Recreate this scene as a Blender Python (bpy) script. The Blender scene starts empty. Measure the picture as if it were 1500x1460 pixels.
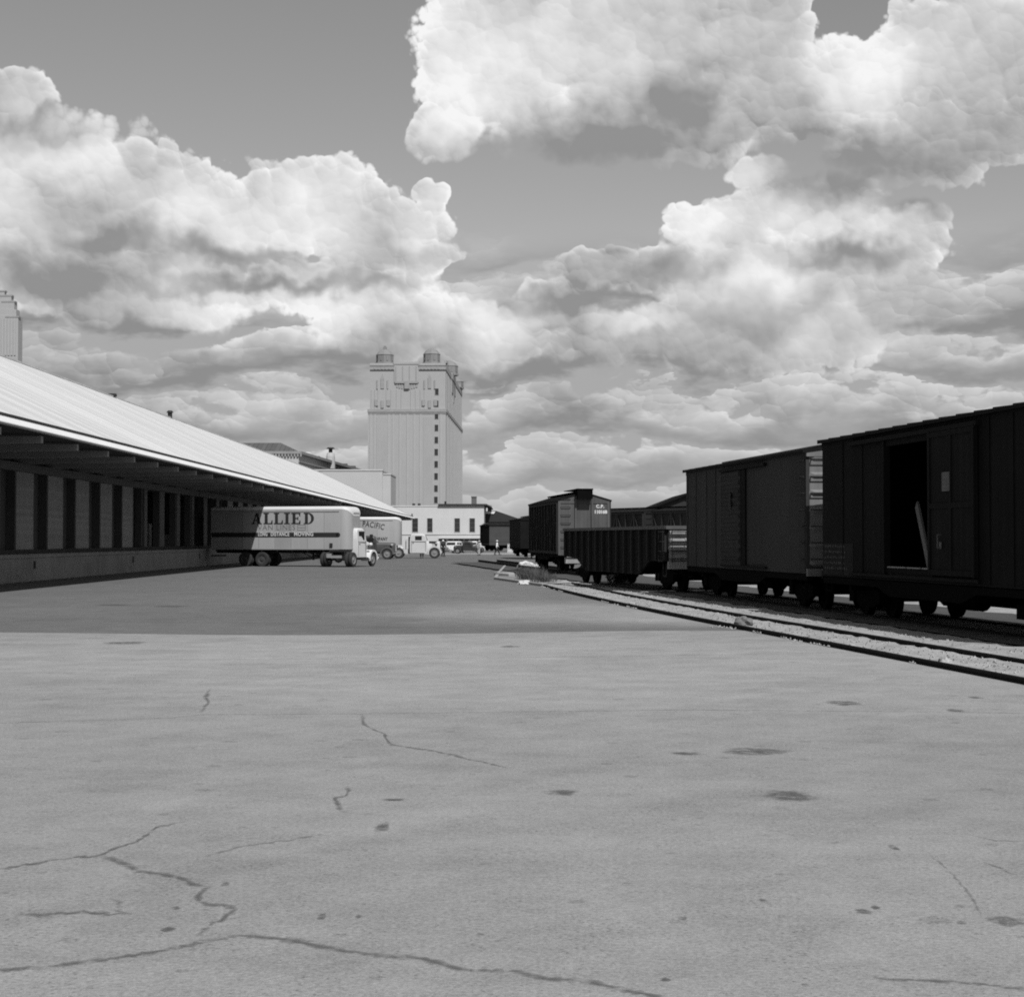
import bpy, bmesh, math, random
from mathutils import Vector, Matrix
random.seed(7)
S = bpy.context.scene
COL = S.collection
PI = math.pi
F = 2450.0            # focal length in photo pixels (photo is 1500 wide)
HC = 1.85             # camera height
PITCH = math.atan(60.0 / F)

# ---------------------------------------------------------------- camera
cam_d = bpy.data.cameras.new("camera")
cam = bpy.data.objects.new("camera", cam_d)
COL.objects.link(cam)
cam.location = (0, 0, HC)
cam.rotation_euler = (PI / 2 + PITCH, 0, 0)
cam_d.sensor_fit = 'HORIZONTAL'
cam_d.angle = 2 * math.atan(750 / F)
cam_d.clip_start = 0.1
cam_d.clip_end = 20000
S.camera = cam
S.view_settings.view_transform = 'Standard'
S.view_settings.look = 'None'
S.view_settings.gamma = 1
S.view_settings.exposure = 0
S.cycles.use_denoising = False
S.cycles.max_bounces = 6
S.cycles.diffuse_bounces = 3
S.cycles.filter_width = 1.9

# ---------------------------------------------------------------- sun
SUN = Vector((0.30, -0.77, 1.0)).normalized()      # direction towards the sun
sd = bpy.data.lights.new("sun", 'SUN')
sd.energy = 4.8
sd.angle = math.radians(0.5)
sd.color = (1, 1, 1)
so = bpy.data.objects.new("sun", sd)
COL.objects.link(so)
so.location = (40, -60, 120)
so.rotation_euler = SUN.to_track_quat('Z', 'Y').to_euler()
# ---------------------------------------------------------------- world: sky with cumulus clouds
class NT:
    """small helper to write node networks as expressions"""
    def __init__(s, tree):
        s.t = tree
    def n(s, kind, **kw):
        nd = s.t.nodes.new(kind)
        for k, v in kw.items():
            setattr(nd, k, v)
        return nd
    def put(s, sock, v):
        if isinstance(v, bpy.types.NodeSocket):
            s.t.links.new(v, sock)
        elif v is not None:
            sock.default_value = v
    def m(s, op, a, b=None, c=None, clamp=False):
        nd = s.n('ShaderNodeMath', operation=op, use_clamp=clamp)
        s.put(nd.inputs[0], a); s.put(nd.inputs[1], b); s.put(nd.inputs[2], c)
        return nd.outputs[0]
    def v(s, op, a, b=None):
        nd = s.n('ShaderNodeVectorMath', operation=op)
        s.put(nd.inputs[0], a); s.put(nd.inputs[1], b)
        return nd.outputs['Value'] if op in ('LENGTH', 'DOT_PRODUCT', 'DISTANCE') else nd.outputs[0]
    def scale(s, a, f):
        nd = s.n('ShaderNodeVectorMath', operation='SCALE')
        s.put(nd.inputs[0], a); s.put(nd.inputs['Scale'], f)
        return nd.outputs[0]
    def sep(s, a):
        nd = s.n('ShaderNodeSeparateXYZ'); s.put(nd.inputs[0], a)
        return nd.outputs
    def comb(s, x, y, z=0.0):
        nd = s.n('ShaderNodeCombineXYZ')
        s.put(nd.inputs[0], x); s.put(nd.inputs[1], y); s.put(nd.inputs[2], z)
        return nd.outputs[0]
    def noise(s, vec, scale, detail=4, rough=0.5, lac=2.0, dist=0.0, color=False, dims='3D'):
        nd = s.n('ShaderNodeTexNoise', noise_dimensions=dims)
        s.put(nd.inputs['Vector'], vec)
        nd.inputs['Scale'].default_value = scale
        nd.inputs['Detail'].default_value = detail
        nd.inputs['Roughness'].default_value = rough
        nd.inputs['Lacunarity'].default_value = lac
        nd.inputs['Distortion'].default_value = dist
        return nd.outputs['Color' if color else 'Fac']
    def voro(s, vec, scale, detail=2, rough=0.5, feature='F1', dims='3D', out='Distance', rand=1.0):
        nd = s.n('ShaderNodeTexVoronoi', voronoi_dimensions=dims, feature=feature)
        s.put(nd.inputs['Vector'], vec)
        nd.inputs['Scale'].default_value = scale
        if 'Detail' in nd.inputs:
            nd.inputs['Detail'].default_value = detail
            nd.inputs['Roughness'].default_value = rough
        nd.inputs['Randomness'].default_value = rand
        return nd.outputs[out]
    def step(s, x, lo, hi, a=0.0, b=1.0):
        nd = s.n('ShaderNodeMapRange', interpolation_type='SMOOTHSTEP')
        s.put(nd.inputs[0], x); s.put(nd.inputs[1], lo); s.put(nd.inputs[2], hi)
        s.put(nd.inputs[3], a); s.put(nd.inputs[4], b)
        return nd.outputs[0]
    def lin(s, x, lo, hi, a=0.0, b=1.0):
        nd = s.n('ShaderNodeMapRange')
        s.put(nd.inputs[0], x); s.put(nd.inputs[1], lo); s.put(nd.inputs[2], hi)
        s.put(nd.inputs[3], a); s.put(nd.inputs[4], b)
        return nd.outputs[0]
    def mix(s, f, a, b):
        nd = s.n('ShaderNodeMix', data_type='FLOAT')
        s.put(nd.inputs[0], f); s.put(nd.inputs[2], a); s.put(nd.inputs[3], b)
        return nd.outputs[0]
    def ellipses(s, p, items, smooth=0.25):
        """smooth union of ellipses: 1 in the middle, 0 on the outline, negative outside"""
        acc = None
        q = s.sep(p)
        for (u, w, a, b) in items:
            nd = s.n('ShaderNodeMapping', vector_type='TEXTURE')
            s.put(nd.inputs[0], s.comb(q[0], q[1], 0.0 if acc is None else acc))
            nd.inputs['Location'].default_value = (u, w, 0)
            nd.inputs['Scale'].default_value = (a, b, 1e5)
            l = s.v('LENGTH', nd.outputs[0])
            acc = l if acc is None else s.m('SMOOTH_MIN', acc, l, smooth)
        return s.m('SUBTRACT', 1.0, acc)

def uv_of(x, y):
    """photo pixel -> azimuth / elevation of that bit of sky, in hundreds of pixels"""
    d = Vector(((x - 750) / F, 1.0, (730 - y) / F))
    c, sn = math.cos(PITCH), math.sin(PITCH)
    d = Vector((d.x, d.y * c - d.z * sn, d.y * sn + d.z * c)).normalized()
    return math.atan2(d.x, d.y) * 24.5, math.asin(d.z) * 24.5
def ell(items):
    r = []
    for (x, y, a, b) in items:
        u, w = uv_of(x, y)
        r.append((u, w, a / 100, b / 100))
    return r

CLOUDS = [(15,135,58,34),(90,285,190,110),(235,300,100,75),(330,335,90,60),(450,300,120,62),
          (565,345,95,55),(632,288,26,20),(618,372,58,34),(190,420,240,60),(470,415,170,40),
          (760,80,150,125),(930,70,180,140),(665,105,55,62),(655,190,60,48),(1110,70,85,90),
          (940,185,230,55),(1175,150,110,60),(1265,125,85,62),(1355,70,85,65),(1450,70,100,100),(1370,205,190,62),
          (1115,245,50,28),(1190,300,110,48),(1060,335,80,44),(920,395,110,36),(1275,370,110,62),
          (1345,320,48,30),(1130,405,190,60),(600,480,130,52),(715,490,110,50),(810,450,70,42),(1030,490,330,55)]
DARKS = [(840,222,170,34),(1235,240,120,34),(60,193,90,26),(330,372,90,16),(420,417,170,11),(240,520,240,42),
         (830,437,110,13),(900,555,170,22),(1120,455,90,36),(1240,375,60,16),(1000,395,60,22),(50,400,70,26),(560,565,120,18),(1400,460,150,40),
         (420,560,220,26),(1050,590,200,14),(1000,150,50,40),(170,345,60,18),(720,545,60,16),(1330,300,50,16)]
BRIGHTS = [(700,70,90,90),(850,60,80,70),(300,280,60,50),(480,270,110,40),(600,320,40,30),(80,220,90,44),(1270,110,60,50),(1100,245,40,26),
           (620,440,70,22),(720,450,90,34),(1110,425,55,40),(1010,320,60,26),(1230,330,80,26),(400,330,90,40),(640,290,40,30),(440,470,160,30),(940,470,60,16),(660,185,40,30)]

def build_world():
    w = bpy.data.worlds.new("World")
    S.world = w
    w.use_nodes = True
    w.cycles.sampling_method = 'MANUAL'
    w.cycles.sample_map_resolution = 256
    t = w.node_tree
    t.nodes.clear()
    n = NT(t)
    tc = n.n('ShaderNodeTexCoord')
    d = n.v('NORMALIZE', tc.outputs['Generated'])
    x, y, z = n.sep(d)
    U = n.m('MULTIPLY', n.m('ARCTAN2', x, y), 24.5)
    V = n.m('MULTIPLY', n.m('ARCSINE', z), 24.5)
    uv = n.comb(U, V, 0.0)
    def cnoise(p, sc, det, rough=0.55):
        return n.v('SUBTRACT', n.noise(p, sc, det, rough, color=True, dims='2D'), (0.5, 0.5, 0.5))
    warp = cnoise(uv, 0.95, 3, 0.6)
    wfine = cnoise(uv, 4.2, 4, 0.6)
    def puff(p, sc, sm=0.0):
        """rounded heads: height of the nearest puff and how far its face is turned to the sun"""
        vo = n.n('ShaderNodeTexVoronoi', voronoi_dimensions='2D', feature='SMOOTH_F1' if sm else 'F1')
        if sm:
            vo.inputs['Smoothness'].default_value = sm
        n.put(vo.inputs['Vector'], p)
        vo.inputs['Scale'].default_value = sc
        vo.inputs['Detail'].default_value = 0
        dv = n.scale(n.v('SUBTRACT', p, vo.outputs['Position']), sc)
        h = n.m('SUBTRACT', 1.0, n.m('MULTIPLY', n.v('DOT_PRODUCT', dv, dv), 1.7))
        return h, n.v('DOT_PRODUCT', dv, (0.42, 0.90, 0.0))
    q1 = n.v('ADD', uv, n.v('ADD', n.scale(warp, 0.55), n.scale(wfine, 0.10)))
    q2 = n.v('ADD', uv, n.v('ADD', n.scale(warp, 0.30), n.scale(wfine, 0.10)))
    q3 = n.v('ADD', uv, n.v('ADD', n.scale(warp, 0.20), n.scale(wfine, 0.09)))
    q3b = n.v('ADD', q3, (0.37, 0.11, 0.0))
    h1, _ = puff(q1, 1.05); h2, _ = puff(q2, 2.3); h3, e3 = puff(q3b, 5.0)     # outlines
    _, s1 = puff(q1, 1.05, 0.35); _, s2 = puff(q2, 2.3, 0.25); _, s3 = puff(q3b, 5.0, 0.2)   # soft shading
    h4, s4 = puff(n.v('ADD', q3, (0.17, 0.61, 0.0)), 10.0)
    def wsum(*pairs):
        acc = None
        for v_, w_ in pairs:
            t_ = n.m('MULTIPLY', v_, w_)
            acc = t_ if acc is None else n.m('ADD', acc, t_)
        return acc
    heads = wsum((h1, 0.26), (h2, 0.20), (h3, 0.13), (h4, 0.07))
    turned = wsum((s1, 0.42), (s2, 0.40), (s3, 0.24), (s4, 0.13))
    fbm = n.m('SUBTRACT', n.noise(uv, 1.0, 5, 0.55, dims='2D'), 0.5)
    base = n.ellipses(n.v('ADD', uv, n.scale(warp, 0.55)), ell(CLOUDS), 0.22)
    far = n.m('MULTIPLY', n.m('SUBTRACT', n.noise(d, 3.2, 3, 0.55), 0.64), 4.0)
    away = n.m('MAXIMUM', n.step(n.m('ABSOLUTE', U), 8.5, 12.0), n.step(V, 8.6, 11.0))
    f0 = n.m('MULTIPLY', n.m('MAXIMUM', base, -0.9), 1.5)
    f0 = n.m('ADD', n.mix(away, f0, far), n.m('SUBTRACT', n.m('ADD', heads, n.m('MULTIPLY', fbm, 0.40)), 0.26))
    wd = n.scale(n.v('ADD', warp, n.scale(wfine, 0.15)), 0.95)
    dark = n.step(n.ellipses(n.v('ADD', uv, wd), ell(DARKS), 0.35), -1.0, 0.85)
    bright = n.step(n.ellipses(n.v('ADD', uv, wd), ell(BRIGHTS), 0.3), -0.8, 0.5)
    mask = n.step(f0, 0.0, n.m('ADD', 0.13, n.m('MULTIPLY', dark, 0.6)))
    soft = n.m('SUBTRACT', n.noise(uv, 0.45, 4, 0.55, dims='2D'), 0.5)
    inner = n.step(f0, 0.05, 0.85)
    rim = n.m('MULTIPLY', n.step(f0, 0.55, 0.05), n.m('SUBTRACT', 1.0, dark))
    contrast = n.m('MULTIPLY', n.mix(inner, 0.62, 0.24), n.m('SUBTRACT', 1.0, n.m('MULTIPLY', dark, 0.75)))
    sh = n.m('ADD', 0.43, n.m('MULTIPLY', turned, contrast))
    sh = n.m('ADD', sh, n.m('MULTIPLY', fbm, 0.22))
    sh = n.m('ADD', sh, n.m('MULTIPLY', soft, 1.25))
    sh = n.m('ADD', sh, n.m('MULTIPLY', rim, 0.20))
    sh = n.m('ADD', sh, n.m('MULTIPLY', bright, 0.36))
    sh = n.m('SUBTRACT', sh, n.m('MULTIPLY', dark, 0.42), clamp=True)
    cloud = n.mix(sh, 0.285, 0.92)
    # rows of flat-based cumulus near the horizon, one behind the other
    wob = n.noise(n.comb(n.m('MULTIPLY', U, 0.28), n.m('MULTIPLY', V, 0.5), 0.0), 1.0, 2, 0.5, dims='2D')
    wob2 = n.noise(n.comb(U, n.m('MULTIPLY', V, 3.0), 0.0), 0.8, 4, 0.6, dims='2D')
    tt = n.m('ADD', n.m('MULTIPLY', n.m('POWER', n.m('MAXIMUM', V, 0.05), 0.72), 2.2), n.m('ADD', n.m('MULTIPLY', wob, 1.5), n.m('MULTIPLY', wob2, 0.75)))
    row, s_ = n.m('FLOOR', tt), n.m('FRACT', tt)
    qr = n.comb(n.m('ADD', n.m('MULTIPLY', U, 0.75), n.m('MULTIPLY', row, 13.7)), n.m('MULTIPLY', V, 1.5), 0.0)
    qr = n.v('ADD', qr, n.v('ADD', n.scale(warp, 0.4), n.scale(wfine, 0.14)))
    g1, r1 = puff(qr, 1.5)
    g2, r2 = puff(qr, 3.6)
    nn = n.noise(qr, 0.8, 5, 0.55, dims='2D')
    top = n.m('ADD', n.m('MULTIPLY', n.m('SUBTRACT', nn, 0.15), 2.6), wsum((g1, 0.16), (g2, 0.10)))
    lmask = n.m('MULTIPLY', n.step(n.m('SUBTRACT', top, s_), -0.05, 0.16), n.step(s_, 0.0, 0.2))
    rel = n.m('DIVIDE', s_, n.m('MAXIMUM', top, 0.25))
    lsh = n.m('ADD', n.m('MULTIPLY', n.step(rel, 0.0, 0.9), 0.66), n.m('MULTIPLY', n.m('SUBTRACT', nn, 0.5), 0.6))
    lsh = n.m('ADD', lsh, n.m('MULTIPLY', wsum((r1, 0.26), (r2, 0.20)), n.step(rel, 0.2, 0.9)))
    lsh = n.m('ADD', lsh, n.m('MULTIPLY', soft, 0.5))
    lsh = n.m('ADD', lsh, n.m('MULTIPLY', bright, 0.22))
    lsh = n.m('SUBTRACT', lsh, n.m('MULTIPLY', dark, 0.22), clamp=True)
    lowc = n.mix(lsh, 0.27, 0.78)
    # clear sky
    sky = n.n('ShaderNodeTexSky', sky_type='NISHITA')
    sky.sun_disc = False
    sky.sun_elevation = math.asin(SUN.z)
    sky.sun_rotation = math.atan2(SUN.x, SUN.y)
    bw = n.n('ShaderNodeRGBToBW')
    t.links.new(sky.outputs[0], bw.inputs[0])
    clear = n.m('MULTIPLY', bw.outputs[0], SKY_STRENGTH)
    cl = n.mix(n.step(V, 0.0, 5.5), 0.44, clear)
    out = n.mix(n.m('MULTIPLY', lmask, n.step(V, 4.6, 3.4)), n.mix(n.step(V, 4.6, 3.0), cl, 0.40), lowc)
    out = n.mix(n.m('MULTIPLY', mask, n.step(V, 1.3, 3.2)), out, cloud)
    out = n.mix(n.step(V, 1.6, 0.0, 0.0, 0.55), out, 0.44)     # milky air towards the horizon
    out = n.m('DIVIDE', out, SKY_STRENGTH)
    bg = n.n('ShaderNodeBackground')
    bg.inputs['Strength'].default_value = SKY_STRENGTH
    t.links.new(n.comb(out, out, out), bg.inputs[0])
    wo = n.n('ShaderNodeOutputWorld')
    t.links.new(bg.outputs[0], wo.inputs[0])
SKY_STRENGTH = 0.1
build_world()
# ---------------------------------------------------------------- materials
KA = 0.76             # all reflectances are given relative to this
def surf(name, v, rough=0.85, var=0.18, scale=2.0, detail=5, streak=0.0, stretch=(1, 1, 1), grain=0.0, gscale=60.0,
         spec=0.3, metal=0.0, lines=None, bump=0.0):
    """grey procedural paint / stone / wood: blotches, optional run-down streaks, grain and board lines"""
    m = bpy.data.materials.new(name)
    m.use_nodes = True
    t = m.node_tree
    n = NT(t)
    b = t.nodes['Principled BSDF']
    tc = n.n('ShaderNodeTexCoord').outputs['Object']
    p = n.v('MULTIPLY', tc, stretch) if tuple(stretch) != (1, 1, 1) else tc
    f = n.m('MULTIPLY', n.m('SUBTRACT', n.noise(p, scale, detail, 0.6), 0.5), 2 * var * 1.6)
    if streak:
        q = n.v('MULTIPLY', tc, (6.0, 6.0, 0.35))
        f = n.m('ADD', f, n.m('MULTIPLY', n.m('SUBTRACT', n.noise(q, 1.0, 4, 0.6), 0.5), 2 * streak))
    if grain:
        f = n.m('ADD', f, n.m('MULTIPLY', n.m('SUBTRACT', n.noise(tc, gscale, 2, 0.5), 0.5), 2 * grain))
    if lines:                                   # (axis, period, width, depth): joints between boards
        ax, per, wd, dep = lines
        c = n.sep(tc)[ax]
        fr = n.m('FRACT', n.m('DIVIDE', c, per))
        gap = n.m('LESS_THAN', fr, wd)
        board = n.n('ShaderNodeTexWhiteNoise', noise_dimensions='1D')
        n.put(board.inputs['W'], n.m('FLOOR', n.m('DIVIDE', c, per)))
        f = n.m('ADD', f, n.m('MULTIPLY', n.m('SUBTRACT', board.outputs['Value'], 0.5), 0.22))
        f = n.m('SUBTRACT', f, n.m('MULTIPLY', gap, dep))
    val = n.m('MAXIMUM', n.m('MULTIPLY', n.m('ADD', f, 1.0), v * KA), 0.0015)
    t.links.new(n.comb(val, val, val), b.inputs['Base Color'])
    b.inputs['Roughness'].default_value = rough
    b.inputs['Specular IOR Level'].default_value = spec
    b.inputs['Metallic'].default_value = metal
    if bump:
        bp = n.n('ShaderNodeBump')
        bp.inputs['Strength'].default_value = bump
        bp.inputs['Distance'].default_value = 0.02
        t.links.new(n.noise(tc, gscale, 4, 0.6), bp.inputs['Height'])
        t.links.new(bp.outputs[0], b.inputs['Normal'])
    return m

def faded(name, v, power=1.0, top=0.85):
    """stain lying on the pavement: thins out to its rim (attribute 'fade')"""
    m = bpy.data.materials.new(name)
    m.use_nodes = True
    t = m.node_tree
    n = NT(t)
    b = t.nodes['Principled BSDF']
    b.inputs['Base Color'].default_value = (v * KA, v * KA, v * KA, 1)
    b.inputs['Roughness'].default_value = 0.8
    at = n.n('ShaderNodeAttribute'); at.attribute_name = 'fade'
    tc = n.n('ShaderNodeTexCoord').outputs['Object']
    nz = n.noise(tc, 9.0, 5, 0.65)
    a = n.m('MULTIPLY', n.m('POWER', at.outputs['Fac'], power), n.step(nz, 0.30, 0.62))
    a = n.m('MULTIPLY', a, top)
    tr = n.n('ShaderNodeBsdfTransparent')
    mx = n.n('ShaderNodeMixShader')
    n.put(mx.inputs[0], a)
    t.links.new(tr.outputs[0], mx.inputs[1]); t.links.new(b.outputs[0], mx.inputs[2])
    t.links.new(mx.outputs[0], t.nodes['Material Output'].inputs[0])
    return m

# ---------------------------------------------------------------- mesh builder
class MB:
    def __init__(s):
        s.v = []; s.f = []
    def add(s, vs, fs):
        o = len(s.v)
        s.v += [tuple(p) for p in vs]
        s.f += [tuple(i + o for i in f) for f in fs]
        return s
    def box(s, x0, x1, y0, y1, z0, z1, M=None):
        vs = [Vector((x, y, z)) for x in (x0, x1) for y in (y0, y1) for z in (z0, z1)]
        if M is not None:
            vs = [M @ p for p in vs]
        return s.add(vs, [(0, 1, 3, 2), (4, 6, 7, 5), (0, 4, 5, 1), (2, 3, 7, 6), (0, 2, 6, 4), (1, 5, 7, 3)])
    def bar(s, p, q, w, h=None, up=(0, 0, 1)):
        """square bar from p to q"""
        h = w if h is None else h
        p, q = Vector(p), Vector(q)
        d = (q - p).normalized()
        u = Vector(up)
        if abs(d.dot(u)) > 0.98:
            u = Vector((1, 0, 0))
        a = d.cross(u).normalized(); b = a.cross(d)
        vs = [c + a * sx * w / 2 + b * sz * h / 2 for c in (p, q) for sx in (-1, 1) for sz in (-1, 1)]
        return s.add(vs, [(0, 1, 3, 2), (4, 6, 7, 5), (0, 4, 5, 1), (2, 3, 7, 6), (0, 2, 6, 4), (1, 5, 7, 3)])
    def cyl(s, p, q, r0, r1=None, n=12, cap=True):
        r1 = r0 if r1 is None else r1
        p, q = Vector(p), Vector(q)
        d = (q - p).normalized()
        u = Vector((0, 0, 1)) if abs(d.z) < 0.9 else Vector((1, 0, 0))
        a = d.cross(u).normalized(); b = d.cross(a)
        vs = []
        for c, r in ((p, r0), (q, r1)):
            vs += [c + (a * math.cos(2 * PI * i / n) + b * math.sin(2 * PI * i / n)) * r for i in range(n)]
        fs = [(i, (i + 1) % n, n + (i + 1) % n, n + i) for i in range(n)]
        if cap:
            fs += [tuple(range(n)), tuple(range(2 * n - 1, n - 1, -1))]
        return s.add(vs, fs)
    def tube(s, pts, r, n=6):
        for a, b in zip(pts, pts[1:]):
            s.cyl(a, b, r, n=n)
        return s
    def prism(s, poly, axis, a0, a1):
        """polygon in the two other axes, pushed along axis"""
        def P(a, u, w):
            return {'x': (a, u, w), 'y': (u, a, w), 'z': (u, w, a)}[axis]
        k = len(poly)
        vs = [P(a0, *p) for p in poly] + [P(a1, *p) for p in poly]
        fs = [(i, (i + 1) % k, k + (i + 1) % k, k + i) for i in range(k)] + [tuple(range(k)), tuple(range(2 * k - 1, k - 1, -1))]
        return s.add(vs, fs)
    def loft(s, rings, cap=True):
        k = len(rings[0])
        vs = [p for r in rings for p in r]
        fs = []
        for j in range(len(rings) - 1):
            fs += [(j * k + i, j * k + (i + 1) % k, (j + 1) * k + (i + 1) % k, (j + 1) * k + i) for i in range(k)]
        if cap:
            fs += [tuple(range(k)), tuple(range(len(vs) - 1, len(vs) - k - 1, -1))]
        return s.add(vs, fs)
    def lathe(s, prof, c, axis='z', n=16):
        rings = []
        for i in range(n):
            a = 2 * PI * i / n
            rg = []
            for r, h in prof:
                u, w = r * math.cos(a), r * math.sin(a)
                d = {'x': (h, u, w), 'y': (u, h, w), 'z': (u, w, h)}[axis]
                rg.append((c[0] + d[0], c[1] + d[1], c[2] + d[2]))
            rings.append(rg)
        k = len(prof)
        vs = [p for r in rings for p in r]
        fs = []
        for i in range(n):
            j = (i + 1) % n
            for q in range(k - 1):
                fs.append((i * k + q, j * k + q, j * k + q + 1, i * k + q + 1))
        return s.add(vs, fs)
    def build(s, name, mat, parent=None, bevel=0.0, smooth=None, loc=None, rot=None, fade=None):
        me = bpy.data.meshes.new(name)
        bm = bmesh.new()
        vs = [bm.verts.new(p) for p in s.v]
        for f in s.f:
            if len(set(f)) >= 3:
                try:
                    bm.faces.new([vs[i] for i in f])
                except ValueError:
                    pass
        bmesh.ops.recalc_face_normals(bm, faces=bm.faces)
        bm.to_mesh(me); bm.free()
        me.materials.append(mat)
        if smooth is not None:
            me.shade_smooth()
            me.set_sharp_from_angle(angle=smooth)
        if fade is not None:
            at = me.attributes.new('fade', 'FLOAT', 'POINT')
            at.data.foreach_set('value', fade)
        o = bpy.data.objects.new(name, me)
        COL.objects.link(o)
        if parent is not None:
            o.parent = parent
        if loc is not None:
            o.location = loc
        if rot is not None:
            o.rotation_euler = rot
        if bevel:
            bv = o.modifiers.new("bevel", 'BEVEL')
            bv.width = bevel; bv.segments = 2; bv.limit_method = 'ANGLE'; bv.angle_limit = math.radians(35)
        return o

def thing(name, label, cat, loc=(0, 0, 0), rz=0.0, group=None):
    o = bpy.data.objects.new(name, None)
    o.empty_display_size = 0.3
    COL.objects.link(o)
    o.location = loc
    o.rotation_euler = (0, 0, rz)
    return tag(o, label, cat, group)
def tag(o, label, cat, group=None):
    o['label'] = label; o['category'] = cat
    if group:
        o['group'] = group
    return o
def struct(o, kind='structure'):
    o['kind'] = kind
    return o
def copy_tree(o, parent=None):
    c = o.copy(); COL.objects.link(c)
    if parent is not None:
        c.parent = parent
    for ch in list(o.children):
        copy_tree(ch, c)
    return c

def gp(x, y, z=0.0):
    """photo pixel -> point on the ground (height z)"""
    d = Vector(((x - 750) / F, 1.0, (730 - y) / F))
    c, sn = math.cos(PITCH), math.sin(PITCH)
    d = Vector((d.x, d.y * c - d.z * sn, d.y * sn + d.z * c))
    k = (z - HC) / d.z
    return Vector((d.x * k, d.y * k, z))
def at(x, y, Y):
    """photo pixel at depth Y -> point"""
    return Vector(((x - 750) / F * Y, Y, HC + (790 - y) / F * Y))

def text_into(mb, s, size, o, xd, up, depth=0.012, bold=0.0, arc=0.0, squeeze=1.0, align='LEFT', space=1.0, fit=None):
    """lettering as thin raised geometry; arc = radius of the curve the words stand on"""
    o, xd, up = Vector(o), Vector(xd).normalized(), Vector(up).normalized()
    nr = xd.cross(up)
    cu = bpy.data.curves.new("lettering", 'FONT')
    cu.body = s; cu.size = size; cu.extrude = depth; cu.offset = bold; cu.align_x = align; cu.space_character = space
    cu.resolution_u = 4
    ob = bpy.data.objects.new("lettering", cu)
    COL.objects.link(ob)
    dg = bpy.context.evaluated_depsgraph_get()
    ev = ob.evaluated_get(dg)
    me = ev.to_mesh()
    vs = []
    if fit:
        xs = [v.co.x for v in me.vertices]
        squeeze = fit / (max(xs) - min(xs))
    for v in me.vertices:
        x, y, z = v.co
        x *= squeeze
        if arc:
            a = x / arc
            px, py = math.sin(a) * (arc + y), math.cos(a) * (arc + y) - arc
        else:
            px, py = x, y
        vs.append(o + xd * px + up * py + nr * (z + depth))
    fs = [tuple(p.vertices) for p in me.polygons]
    ev.to_mesh_clear()
    bpy.data.objects.remove(ob)
    bpy.data.curves.remove(cu)
    mb.add(vs, fs)

# shared materials
M_DARKMETAL = surf("dark_metal", 0.022, 0.7, 0.3, 5)
M_BLACK = surf("black_rubber", 0.02, 0.9, 0.2, 6)
M_GLASS = surf("dark_window_glass", 0.02, 0.15, 0.1, 2, spec=0.5)
M_WHITE = surf("white_paint", 0.72, 0.6, 0.06, 3, streak=0.05)
M_STEEL = surf("rail_steel", 0.016, 0.8, 0.3, 6, spec=.1)
# ---------------------------------------------------------------- ground, pavement, tracks
def rail_x(c, Y, bend=0.0011):
    """lateral position of a line on the siding: straight near the camera, bending right beyond"""
    k = max(0.0, Y - 36.0)
    k2 = min(k, 60.0)
    return c - 0.141 * Y + bend * k2 * k2 + 2 * bend * 60 * max(0, k - 60)
def line2_x(c, Y):
    return c - 0.1306 * Y
C_NEAR, C_FAR = 9.55, 11.0          # siding rails
RAIL_Z = 0.09
TRK2_Z = 0.14                        # rail top under the boxcars

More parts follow.
